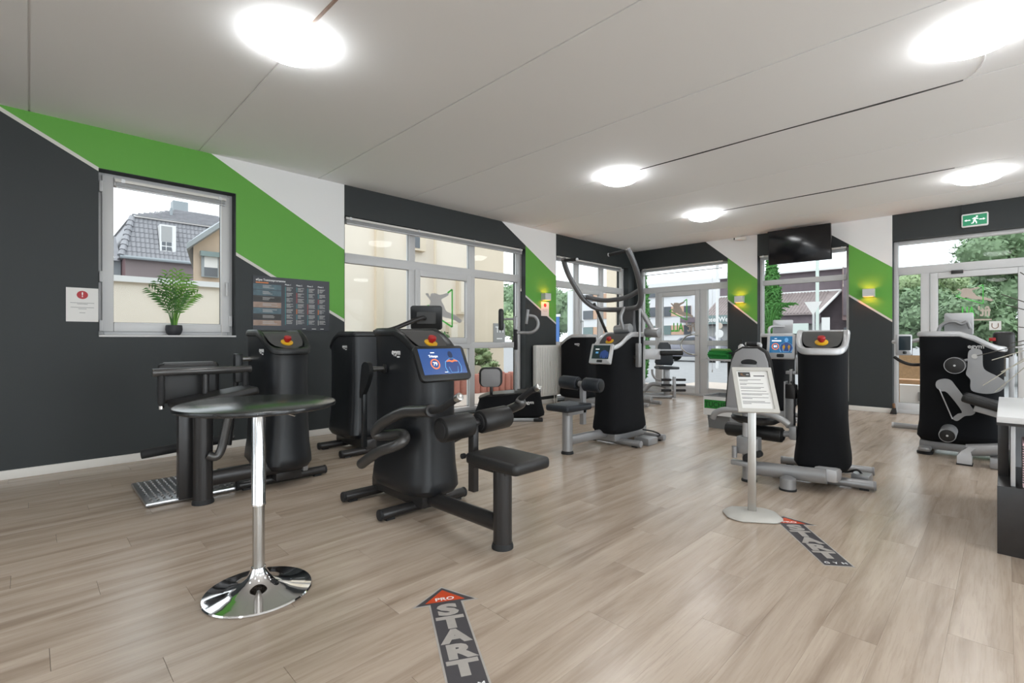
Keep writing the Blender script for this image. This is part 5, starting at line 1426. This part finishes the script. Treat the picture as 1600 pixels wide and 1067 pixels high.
ends = [(-.02, 4.2, 1.42, 'd'), (.0, 4.1, 1.35, 'd'), (-.06, 4.15, 1.02, 'p'), (-.10, 4.2, .86, 'p'), (-.13, 4.3, 1.04, 'd'), (.06, 4.25, 1.55, 'd'), (-.02, 4.15, .95, 'p'), (.05, 4.2, 1.22, 'd'), (.02, 4.4, 1.12, 'd'), (-.05, 4.35, .81, 'p')]
for (x, y, z, kd) in ends:
    b_ = V(.42, 4.35, .90)
    e = V(x, y, z); hi = max(z, 1.0)
    pts = [b_, b_ + V(-.05, -.01, .22), V((x + .42) / 2 + .03, (y + 4.35) / 2, hi * .5 + .62 if z < 1.2 else (z + 1.1) / 2 + .02), e]
    rod(gr_, 'stem', pts, .0028, 'grass_dry' if kd == 'd' else 'grass_pale', 5, 6)
for (px, py) in ((-.03, 1.06), (.0, 1.0)):
    pass
# doorstop by the pillar
ds = thing('door_stop', (-1.2, 9.37, 0), 'small black and wooden door stop on the floor beside the right door', 'door stop')
obj('foot', MB().loft([[V(-1.25, 9.36, 0), V(-1.17, 9.36, 0), V(-1.17, 9.43, 0), V(-1.25, 9.43, 0)], [V(-1.22, 9.37, .09), V(-1.18, 9.37, .09), V(-1.18, 9.42, .09), V(-1.22, 9.42, .09)]]), 'rubber', ds)
obj('grip', MB().cyl((-1.20, 9.395, .08), (-1.205, 9.395, .16), .018, 12, .004), 'wood_brown', ds)
# ------------------------------------------------------------------ outside
gz0 = -.16
g_ = struct(obj('ground', MB().b2((-140, -60, gz0 - .3), (60, 140, gz0)), 'asphalt', smooth=False), 'grey street outside the windows')
struct(obj('pavement', MB().b2((-9.4, -6, gz0), (XL - .32, 12, -.06)).b2((XL - .32, YF + .32, gz0), (8, 13.5, -.06)), 'paving', smooth=False), 'pale paving along the building')

def building_part(root, name, a, b, m): return obj(name, MB().b2(a, b), m, root, smooth=False)

# low cream garden wall and tall cream house next door
cw = thing('boundary_wall', (-9.6, 1.0, gz0), 'cream rendered wall seen through the small window behind the palm', 'wall')
obj('wall_body', MB().b2((-9.8, -6, gz0), (-9.5, 4.35, 2.02)), 'render_cream', cw, smooth=False)
obj('coping', MB().b2((-9.85, -6, 2.02), (-9.44, 4.35, 2.11)), 'sign_white', cw, smooth=False)
ch = thing('cream_house', (-12, 6.8, gz0), 'tall cream house wall filling the view through the three part window', 'building')
obj('facade', MB().b2((-13.7, 4.4, gz0), (-9.5, 9.05, 7.0)), 'render_cream', ch, smooth=False)
obj('side_wing', MB().b2((-13.6, 7.9, gz0), (-9.42, 9.0, 6.5)).b2((-9.52, 5.25, gz0), (-9.40, 5.42, 7)), 'render_cream2', ch, smooth=False)
for (y0_, y1_, z0_, z1_) in ((6.10, 6.48, 3.15, 3.85), (7.15, 7.6, .6, 1.55), (7.45, 7.72, 1.75, 2.75)):
    w_ = obj('window_frame', MB().b2((-9.5, y0_, z0_), (-9.36, y1_, z1_)), 'render_cream2', ch, smooth=False)
    obj('window_pane', MB().b2((-9.37, y0_ + .05, z0_ + .05), (-9.352, y0_ + (y1_ - y0_) * .55, z1_ - .05)), 'glass_dark' if z0_ > 3 else 'render_cream', w_, smooth=False)
obj('downpipe', MB().cyl((-9.38, 6.75, gz0), (-9.38, 6.75, 6.9), .035, 8), 'render_cream2', ch)
obj('name_sign', MB().b2((-9.44, 8.62, .95), (-9.40, 9.03, 1.55)), 'ink_grey', ch, smooth=False)
text('lettering', 'TH', .22, 'sign_white', ch, frame((-9.395, 8.83, 1.38), (0, 1, 0), (0, 0, 1)), .002, .004)
printed_line(.2, .03, 'sign_white', ch, frame((-9.398, 8.83, 1.15), (0, 1, 0), (0, 0, 1)))

# mansard house with individual slates
sh_ = thing('mansard_house', (-34, 5.0, gz0), 'brick house with grey tiled mansard roof seen through the small window', 'building')
k = 1.6
def hp(y20, z20): return y20 * k, 1.15 + (z20 - 1.15) * k
HX = -32.0
yA, zE = hp(2.18, 3.80)      # eave left
yB, _ = hp(4.9, 3.80)
_, zR = hp(2.33, 5.22)       # top of the steep slope
obj('brick_wall', MB().b2((HX - 8, yA + .05, gz0), (HX, yB + 1.5, zE + .1)), 'brick_purple', sh_, smooth=False)
sl = .9                       # setback of the steep slope
yA2 = yA + .42
mans = MB().loft([[V(HX + .25, yA - .15, zE), V(HX + .25, yB + 2.2, zE), V(HX - 8, yB + 2.2, zE), V(HX - 8, yA - .15, zE)], [V(HX - sl, yA2, zR), V(HX - sl, yB + 2.2, zR), V(HX - 8, yB + 2.2, zR), V(HX - 8, yA2, zR)]])
rf = obj('mansard_roof', mans, 'slate', sh_, smooth=False)
top = MB().loft([[V(HX - sl + .12, yA2 - .1, zR), V(HX - sl + .12, yB + 2.2, zR), V(HX - 8.5, yB + 2.2, zR), V(HX - 8.5, yA2 - .1, zR)], [V(HX - 4.4, yA2 + 2.9, zR + 1.55), V(HX - 4.4, yB + .4, zR + 1.55), V(HX - 5.0, yB + .4, zR + 1.55), V(HX - 5.0, yA2 + 2.9, zR + 1.55)]])
obj('upper_roof', top, 'slate_light', sh_, smooth=False)
rb = MB()
for i in range(9):
    z_ = zR + .1 + i * .155; t = i / 9.0
    rb.b2((HX - sl - 3.4 * t + .02, yA2 + 2.7 * t, z_), (HX - sl - 3.4 * t + .16, yB + 1.6 - .8 * t, z_ + .06))
obj('roof_courses', rb, 'slate', sh_, smooth=False, kind='stuff')
gut = obj('gutter', MB().cyl((HX + .32, yA - .2, zE - .05), (HX + .32, yB + 2, zE - .05), .09, 8), 'lead', sh_)
# slates: one shared mesh
rows, cols = 8, 24
sw = (yB + .35 - yA) / cols; shh = (zR - zE) / rows
slope = math.atan2(zR - zE, sl + .25)
me_s = bpy.data.meshes.new('roof_tile')
mbt = MB().add([V(-sw * .48, 0, .0), V(sw * .30, 0, .03), V(sw * .48, 0, .075), V(-sw * .48, shh * 1.12, -.02), V(sw * .30, shh * 1.12, .0), V(sw * .48, shh * 1.12, .045), V(-sw * .48, 0, -.04), V(sw * .48, 0, -.04)], [(0, 1, 4, 3), (1, 2, 5, 4), (6, 7, 2, 1, 0)])
me_s.from_pydata(mbt.v, [], mbt.f); me_s.materials.append(M['slate']); finish(me_s, False)
for r_ in range(rows):
    t = r_ / rows
    zz = zE + (zR - zE) * t; xx = HX + .25 - (sl + .25) * t + .03
    yl = yA - .15 + (yA2 - yA + .15) * t
    for c_ in range(cols):
        y_ = yA - .1 + (c_ + .5) * sw
        if y_ < yl + sw * .3: continue
        o = bpy.data.objects.new('roof_tile', me_s); col.objects.link(o); o.parent = rf
        Mx = frame((xx, y_, zz), (0, 1, 0), (-(sl + .25), 0, zR - zE))
        o.matrix_local = Matrix.Translation(-W[rf.name]) @ Mx
hipm = MB()
for i in range(8):
    t = i / 8; hipm.sweep([V(HX + .28 - 1.15 * t, yA - .15 + .57 * t, zE + (zR - zE) * t), V(HX + .28 - 1.15 * (t + .14), yA - .15 + .57 * (t + .14), zE + (zR - zE) * (t + .14))], [.17, .12], 8)
obj('hip_tiles', hipm, 'slate', rf)
w_y0, w_z1 = hp(3.16, 4.95); w_y1, w_z0 = hp(3.54, 4.12)
wx = HX - .25
dw = obj('dormer_window', MB().b2((wx - .8, w_y0 - .06, w_z0 - .1), (wx + .28, w_y1 + .06, w_z1 + .08)), 'sign_white', sh_, smooth=False)
obj('roller_shutter', MB().b2((wx + .28, w_y0, w_z0 + .5), (wx + .29, w_y1 - .12, w_z1)), 'desk_grey', dw, smooth=False)
for (a, b_) in ((w_y0 + .03, w_y0 + .2), (w_y0 + .24, w_y1 - .14)):
    obj('dormer_pane', MB().b2((wx + .285, a, w_z0 + .02), (wx + .295, b_, w_z0 + .22)), 'glass_dark', dw, smooth=False)
    obj('dormer_pane', MB().b2((wx + .285, a, w_z0 + .28), (wx + .295, b_, w_z0 + .48)), 'glass_dark', dw, smooth=False)
obj('chimney', MB().b2((HX - 4.9, *(hp(3.95, 5.6)[:1]), zR + 1.0), (HX - 4.2, hp(4.45, 5.6)[0], zR + 2.05)), 'lead', sh_, smooth=False)
obj('vent_pipe', MB().cyl((HX - 2.2, hp(3.68, 5)[0], zR + .5), (HX - 2.2, hp(3.68, 5)[0], zR + 1.1), .07, 8), 'lead', sh_)
w_y0, w_z1 = hp(3.2, 3.12); w_y1, w_z0 = hp(3.55, 2.4)
obj('lower_window', MB().b2((HX - .1, w_y0, w_z0), (HX + .06, w_y1, w_z1)), 'sign_white', sh_, smooth=False)
obj('side_annex', MB().b2((HX - 6, yA - 6, gz0), (HX - 1.5, yA + .02, zE - .1)), 'lead', sh_, smooth=False)
obj('annex_roof', MB().loft([[V(HX - 1.2, yA - 6, zE - .1), V(HX - 1.2, yA, zE - .1), V(HX - 6, yA, zE - .1), V(HX - 6, yA - 6, zE - .1)], [V(HX - 2.6, yA - 6, zE + 1.4), V(HX - 2.6, yA - .1, zE + 1.4), V(HX - 5, yA - .1, zE + 1.4), V(HX - 5, yA - 6, zE + 1.4)]]), 'slate', sh_, smooth=False)

bh = thing('beige_house', (-15, 4.1, gz0), 'beige house corner with grey roof edge and shuttered window, right in the small window', 'building')
pl4 = [(-14.05, 2.87), (-14.05, 4.38), (-20, 4.38), (-20, 4.28)]
obj('walls', MB().loft([[V(x, y, gz0) for x, y in pl4], [V(x, y, 3.42) for x, y in pl4]]), 'beige_brick', bh, smooth=False)
obj('gable', MB().loft([[V(x, y, 3.42) for x, y in pl4], [V(-14.05, 4.36, 4.75), V(-14.05, 4.38, 4.75), V(-20, 4.38, 4.75), V(-20, 4.36, 4.75)]]), 'beige_brick', bh, smooth=False)
rb4 = [(-13.8, 2.68, 3.30), (-20, 4.15, 3.30), (-20, 4.38, 4.82), (-13.8, 4.38, 4.82)]
obj('roof', MB().loft([[V(x, y, z_ + dz) for x, y, z_ in rb4] for dz in (0, .13)]), 'lead', bh, smooth=False)
wn_ = obj('house_window', MB().b2((-14.02, 3.03, 2.68), (-13.94, 3.40, 3.22)), 'lead', bh, smooth=False)
obj('window_shutter', MB().b2((-13.95, 3.08, 2.92), (-13.93, 3.37, 3.2)), 'sign_white', wn_, smooth=False)
obj('window_glass', MB().b2((-13.95, 3.08, 2.70), (-13.935, 3.37, 2.92)), 'glass_dark', wn_, smooth=False)
obj('awning_box', MB().b2((-13.95, 2.98, 3.18), (-13.8, 3.45, 3.30)), 'glass_teal', wn_, smooth=False)

# palisade planter and shrubs outside the wide window
for i in range(20):
    y_ = 4.6 + i * .19
    o = obj('palisade_stone', MB().cyl((-8.3, y_, gz0), (-8.3, y_, .34 + .02 * ((i * 7) % 3)), .10, 10, .02), 'palisade')
    tag(o, 'red palisade stone in the planter edging outside the wide window', 'edging stone', 'red palisade stones')
obj_bed = tag(obj('planter_soil', MB().b2((-9.34, 4.5, gz0), (-8.41, 8.4, .20)), 'soil', smooth=False), 'soil of the planting bed in front of the cream house', 'planting bed')

def leaf_cloud(n, fn, size, seed, elong=1.6):
    rd = random.Random(seed); mb = MB(); vs, fs = [], []
    for i in range(n):
        p, nrm = fn(rd)
        a = V(rd.gauss(0, 1), rd.gauss(0, 1), rd.gauss(0, 1)).normalized(); b = a.cross(nrm + V(.01, 0, 0)).normalized()
        s_ = size * rd.uniform(.6, 1.3); k0 = len(vs)
        vs += [p - a * s_ * elong * .5, p + b * s_ * .4, p + a * s_ * elong * .5, p - b * s_ * .4]
        fs.append((k0, k0 + 1, k0 + 2, k0 + 3))
    mb.v = vs; mb.f = fs
    return mb
def blob(cs):
    """points near the surfaces of several ellipsoids"""
    def fn(rd):
        c, r = cs[rd.randrange(len(cs))]
        d = V(rd.gauss(0, 1), rd.gauss(0, 1), rd.gauss(0, 1)).normalized(); q = rd.uniform(.62, 1.04)
        return V(c[0] + d.x * r[0] * q, c[1] + d.y * r[1] * q, c[2] + d.z * r[2] * q), d
    return fn
def tree(name, base, h, rad, label, m, seed, n=2600, size=.16, group=None, cat='tree', trunk=True, solid=True):
    t = thing(name, base, label, cat, group)
    rd = random.Random(seed); cs = []
    for i in range(11):
        a = rd.uniform(0, 2 * PI); q = rd.uniform(0, .65) * rad; z_ = rd.uniform(.40 if trunk else .2, .86) * h
        r = rad * rd.uniform(.34, .55)
        cs.append(((base[0] + q * math.cos(a), base[1] + q * math.sin(a), base[2] + z_), (r, r, r * .8)))
    obj('crown', leaf_cloud(n, blob(cs), size, seed), m, t, smooth=False)
    if solid:
        mb = MB()
        for c, r in cs:
            bm = bmesh.new(); bmesh.ops.create_icosphere(bm, subdivisions=2, radius=1)
            for v in bm.verts: v.co = V(c[0] + v.co.x * r[0] * .78 * rd.uniform(.85, 1.1), c[1] + v.co.y * r[1] * .78 * rd.uniform(.85, 1.1), c[2] + v.co.z * r[2] * .78)
            mb.bm(bm)
        obj('inner_foliage', mb, m, t, smooth=False)
    if trunk: obj('trunk', MB().sweep([V(base), V(base[0] + .05, base[1], base[2] + h * .3), V(base[0], base[1] + .05, base[2] + h * .6)], [rad * .07, rad * .055, rad * .03], 8), 'bark', t)
    return t
tree('shrub', (-8.85, 6.55, .2), 1.15, .48, 'dense green shrub in the red edged planter outside the wide window', 'hedge', 31, 2200, .055, 'shrubs in the planter', 'shrub', False)
tree('shrub', (-8.9, 5.35, .2), 1.0, .45, 'green shrub left in the planter, behind the triceps machine screen', 'hedge', 32, 1600, .055, 'shrubs in the planter', 'shrub', False)
tree('shrub', (-8.9, 7.9, .2), .85, .35, 'small loose shrub at the right end of the red edged planter', 'tree_leaf_light', 33, 900, .05, 'shrubs in the planter', 'shrub', False)

# trees beyond the right hand door
random.seed(4)
spots = [(-3.0, 27.5, 4.3, 1.6, 0), (-1.9, 25, 4.0, 1.5, 1), (-.15, 24, 6.0, 2.1, 0), (1.4, 24.5, 6.4, 2.1, 1), (3.6, 23.5, 6.2, 2.6, 0), (-.6, 19.5, 2.9, 1.4, 0), (1.6, 19, 3.3, 1.6, 1), (-1.9, 20.8, 3.0, 1.2, 0), (-1.1, 28.5, 4.8, 2.0, 1)]
names = ['leftmost tree behind the right door, pale sky above it', 'leafy tree behind the left sidelight of the right door', 'dense green tree behind the running figure decal', 'tall pale green tree reaching the top light of the right door', 'tallest tree at the right edge of the right door', 'low dark bush tree behind the lettering of the right door', 'low light green tree behind the right door frame', 'low dark green tree at the left of the right door', 'pale tree furthest back between the other trees behind the right door']
for i, (x, y, h, r, kd) in enumerate(spots):
    tree('leafy_tree', (x, y, gz0), h, r, names[i], 'tree_leaf_light' if kd else 'tree_leaf', 50 + i, 8000, .105, 'trees beyond the right door')
for i, (x, y, h, r) in enumerate([(-62, 72, 10, 9), (-70, 70, 12, 9), (-78, 74, 13, 9), (-66, 66, 7, 6)]):
    tree('distant_tree', (x, y, gz0), h, r, ['distant wooded hill tree left in the corner window', 'distant tree behind the corner window frame, second from the white building', 'distant tree at the far left of the corner window', 'light green distant tree beside the blue street sign'][i], 'tree_leaf_light' if i == 3 else 'tree_leaf', 70 + i, 2600, .5, 'distant trees')

# cypress columns and palm
def cypress(base, h, r, label, seed):
    t = thing('cypress', base, label, 'tree', 'cypresses')
    def fn(rd):
        u = rd.random(); a = rd.uniform(0, 2 * PI)
        rr0 = r * (min(1, (1 - u) * 3.0) ** .6) * min(1, .55 + u * 3) * rd.uniform(.8, 1.05)
        return V(base[0] + rr0 * math.cos(a), base[1] + rr0 * math.sin(a), base[2] + u * h), V(math.cos(a), math.sin(a), .3)
    mb = leaf_cloud(3000, fn, .07, seed, 2.2)
    obj('foliage', mb, 'cypress', t, smooth=False)
    obj('core', MB().lathe([(r * .45, .05), (r * .82, h * .3), (r * .85, h * .6), (r * .5, h * .85), (.02, h * .98)], base, 12), 'cypress', t)
    return t
cypress((-4.05, 13.0, -.06), 3.35, .19, 'tall green cypress left in the window under the hanging screen', 81)
cypress((-7.75, 13.2, -.06), 3.5, .20, 'slim cypress at the left edge of the glass entrance', 82)
pt = thing('outdoor_palm', (-3.85, 12.2, -.06), 'palm leaves beside the cypress in the window under the hanging screen', 'plant')
for i in range(9):
    a = -1.0 + i * .42; ln = .85
    d = V(math.cos(a), math.sin(a) * .6, 0)
    pts = [V(-3.85, 12.2, 1.15) + d * (.5 * t * t + .15 * t) * .72 + V(0, 0, 1.25 * t - .45 * t * t * t) for t in [k / 8 for k in range(9)]]
    mb = MB().sweep(pts, .012, 5)
    for k in range(2, 9):
        for s_ in (-1, 1):
            sdv = V(-d.y, d.x, 0).normalized() * s_
            e = pts[k] + sdv * .16 + d * .12 + V(0, 0, -.05); mm = pts[k] + sdv * .08 + d * .06
            mb.add([pts[k], mm + V(0, 0, .015), e, mm - V(0, 0, .015)], [(0, 1, 2), (0, 2, 3)])
    obj('frond', mb, 'cypress', pt, smooth=False)
obj('stem', MB().cyl((-3.85, 12.2, -.06), (-3.85, 12.2, 1.2), .06, 10), 'bark', pt)

# white apartment block across the street
wb_ = thing('apartment_building', (-26, 40, gz0), 'white modern apartment building with tan panels behind the corner window and entrance', 'building')
building_part(wb_, 'volume', (-32.2, 40, gz0), (-14.2, 52, 6.1), 'bldg_white')
building_part(wb_, 'roof_storey', (-22.5, 42, 6.1), (-15.5, 50, 6.75), 'bldg_white')
for zb_, zt_ in ((1.5, 2.3), (3.1, 3.95), (4.85, 5.55)):
    for (xa, d1, d2, xb) in ((-30.1, -28.9, -27.1, -26.7), (-23.0, -20.6, -19.4, -18.8)):
        p_ = building_part(wb_, 'window_band', (xa, 39.93, zb_), (xb, 40.05, zt_), 'bldg_tan')
        building_part(p_, 'band_glass', (xa, 39.88, zb_), (d1, 39.94, zt_), 'glass_dark' if zb_ > 2 else 'glass_teal')
        building_part(p_, 'band_glass', (d2, 39.88, zb_), (xb, 39.94, zt_), 'glass_dark')
building_part(wb_, 'canopy', (-19.3, 39.0, 2.5), (-15.5, 40, 2.93), 'barn_wood')
building_part(wb_, 'shop_front', (-24, 39.9, gz0), (-15, 40.02, .7), 'desk_grey')
cb = thing('cream_gable', (-26, 39, gz0), 'pale cream house side at the right of the corner window', 'building')
building_part(cb, 'wall', (-26.4, 38.6, gz0), (-25.4, 39.6, 9.6), 'render_cream2')

# brown barn with tiled lean-to roof and shop sign
bn = thing('brown_barn', (-8, 32, gz0), 'brown boarded barn with tiled lower roof across the street', 'building')
building_part(bn, 'upper_wall', (-13.1, 32, gz0), (-4.2, 40, 5.0), 'barn_wood')
building_part(bn, 'eave', (-13.1, 31.7, 5.0), (-6.3, 40, 5.12), 'sign_white')
building_part(bn, 'end_wall', (-6.25, 31.4, 2.15), (-4.2, 32.1, 5.0), 'barn_red')
building_part(bn, 'end_strip', (-6.2, 31.35, 2.4), (-5.6, 31.42, 5.0), 'barn_wood')
building_part(bn, 'end_base', (-6.0, 31.3, gz0), (-4.2, 32.1, 1.75), 'render_cream')
obj('lean_to_roof', MB().loft([[V(-13.1, 29.4, 2.42), V(-6.95, 29.4, 2.42), V(-6.45, 32, 3.75), V(-13.1, 32, 3.75)], [V(-13.1, 29.4, 2.50), V(-6.95, 29.4, 2.50), V(-6.45, 32, 3.83), V(-13.1, 32, 3.83)]]), 'barn_tile', bn, smooth=False)
rib = MB()
for i in range(37):
    x = -13.0 + i * .165
    rib.sweep([V(x, 29.4, 2.51), V(x + .03, 32, 3.84)], .045, 5)
obj('tile_rows', rib, 'barn_tile', bn, smooth=False, kind='stuff')
obj('verge_board', MB().sweep([V(-6.93, 29.38, 2.46), V(-6.42, 32, 3.82)], .07, 6), 'sign_white', bn)
obj('ridge_flashing', MB().cyl((-13.1, 31.98, 3.84), (-6.42, 31.98, 3.84), .06, 6), 'sign_white', bn)
building_part(bn, 'fascia', (-13.1, 29.6, 1.95), (-6.9, 29.8, 2.45), 'barn_wood')
building_part(bn, 'lower_wall', (-13.1, 29.9, gz0), (-6.9, 30.2, 2.0), 'desk_grey')
sg = building_part(bn, 'shop_sign', (-10.6, 29.5, 1.42), (-7.4, 29.6, 1.97), 'sign_mint')
text('lettering', 'eherstein', .36, 'ink_grey', sg, frame((-8.95, 29.48, 1.78), (1, 0, 0), (0, 0, 1)), .003, .006)
printed_line(1.3, .06, 'ink_grey', sg, frame((-8.95, 29.498, 1.52), (1, 0, 0), (0, 0, 1)))
wd = building_part(bn, 'display_window', (-8.3, 29.85, .3), (-7.3, 29.92, 1.35), 'glass_teal')
sg2 = building_part(bn, 'shop_sign', (-13.0, 29.36, 2.02), (-11.3, 29.5, 2.55), 'glass_teal')
text('lettering', 'Josef We', .40, 'sign_white', sg2, frame((-12.2, 29.345, 2.29), (1, 0, 0), (0, 0, 1)), .004, .012, sx=.9)
d_ = building_part(bn, 'end_door', (-6.15, 31.25, gz0), (-5.7, 31.33, 1.75), 'glass_dark')

# street furniture
ys_ = thing('yield_sign', (-3.89, 16, gz0), 'back of a white triangular yield sign on a post outside', 'road sign')
obj('plate', MB().prism([(-.222, .19), (.222, .19), (0, -.20)], .01, frame((-3.89, 16, 2.02), (1, 0, 0), (0, 0, 1)) @ Matrix.Translation(V(0, .0, -.005))), 'sign_white', ys_, smooth=False)
obj('post', MB().cyl((-3.89, 16.04, gz0), (-3.89, 16.04, 2.1), .03, 10), 'aluminium', ys_)
lp = thing('street_pole', (-4.73, 20, gz0), 'tall pale green street pole behind the yield sign', 'pole')
obj('shaft', MB().cyl((-4.73, 20, gz0), (-4.73, 20, 6.0), .055, 12), 'sign_mint', lp)
obj('banner', MB().b2((-4.6, 20.0, .5), (-4.35, 20.02, 1.9)), 'sign_white', lp, smooth=False)
lp = thing('street_pole', (-8.92, 21.5, gz0), 'slim white pole in front of the barn beside the entrance door', 'pole')
obj('shaft', MB().cyl((-8.92, 21.5, gz0), (-8.92, 21.5, 4.6), .06, 12), 'sign_white', lp)
rs = thing('round_sign', (-9.45, 23.0, gz0), 'two round sign plates on a post seen through the entrance sidelight', 'road sign')
obj('post', MB().cyl((-9.45, 23.06, gz0), (-9.45, 23.06, 1.9), .03, 8), 'aluminium', rs)
obj('plate', MB().cyl((-9.45, 23.03, 1.75), (-9.45, 23.0, 1.75), .15, 24), 'decal_tan', rs)
obj('plate', MB().cyl((-9.45, 23.03, 1.38), (-9.45, 23.0, 1.38), .19, 24), 'sign_white', rs)
bs = thing('blue_sign', (-36, 42.2, gz0), 'blue street sign with white symbol in the corner window', 'road sign')
obj('plate', MB().b2((-36.4, 42.2, gz0), (-35.2, 42.3, 3.6)), 'sign_blue', bs, smooth=False)
obj('cap', MB().b2((-36.5, 42.15, 3.6), (-35.1, 42.35, 3.9)), 'sign_white', bs, smooth=False)
obj('symbol', MB().b2((-35.95, 42.15, 1.2), (-35.7, 42.2, 2.5)), 'sign_white', bs, smooth=False)

# parked car
cx_, cy_ = -12.6, 27.2
cr_ = thing('parked_car', (cx_, cy_, gz0), 'dark grey parked car across the street behind the entrance door', 'car')
RC = Matrix.Translation(V(cx_, cy_, gz0)) @ Matrix.Rotation(math.radians(8), 4, 'Z')
prof = [(-2.0, .30), (-2.05, .62), (-1.95, .82), (-1.1, .95), (-.55, 1.38), (.2, 1.46), (1.1, 1.42), (1.75, 1.0), (2.02, .92), (2.05, .40), (1.9, .28)]
obj('body', MB(RC).prism(prof, 1.62, frame((0, .81, 0), (1, 0, 0), (0, 0, 1)), .06), 'car_paint', cr_)
obj('side_glass', MB(RC).prism([(-.9, .98), (-.48, 1.33), (.2, 1.39), (1.05, 1.35), (1.5, 1.02)], .02, frame((0, -.80, 0), (1, 0, 0), (0, 0, 1))), 'glass_dark', cr_, smooth=False)
for x in (-1.3, 1.3):
    for y in (-.78, .78):
        w_ = obj('wheel', MB(RC).cyl((x, y - .10, .32), (x, y + .10, .32), .32, 24, .03), 'rubber', cr_)
        obj('hub_cap', MB(RC).lathe([(.20, -.012), (.19, .012), (0, .02)], n=18, M=Matrix.Translation(V(x, y - .105 if y < 0 else y + .105, .32)) @ Matrix.Rotation(PI / 2, 4, 'X')), 'silver_light', w_)

# wicker chair and white table outside the right door
wc = thing('wicker_chair', (-1.05, 10.9, -.06), 'tan wicker chair outside the right door', 'chair')
obj('backrest', MB().prism(rr(.52, .40, .05, 4), .05, frame((-1.12, 10.8, .66), (1, 0, 0), (0, .1, 1))), 'wicker', wc)
obj('seat', MB().b2((-1.4, 10.8, .36), (-.85, 11.3, .44), .02), 'wicker', wc)
for (x, y) in ((-1.38, 10.82), (-.87, 10.82), (-1.38, 11.27), (-.87, 11.27)): obj('leg', MB().cyl((x, y, -.06), (x, y, .38), .02, 8), 'wicker', wc)
ot = thing('outdoor_planter', (-1.0, 11.6, -.06), 'white square planter box behind the wicker chair', 'planter')
obj('box', MB().loft([[V(-1.4, 11.5, -.06), V(-.5, 11.5, -.06), V(-.5, 12.0, -.06), V(-1.4, 12.0, -.06)], [V(-1.45, 11.45, .30), V(-.45, 11.45, .30), V(-.45, 12.05, .30), V(-1.45, 12.05, .30)]]), 'sign_white', ot, smooth=False)
obj('emblem', MB().b2((-1.12, 11.44, .02), (-.98, 11.47, .18)), 'ink_grey', ot, smooth=False)
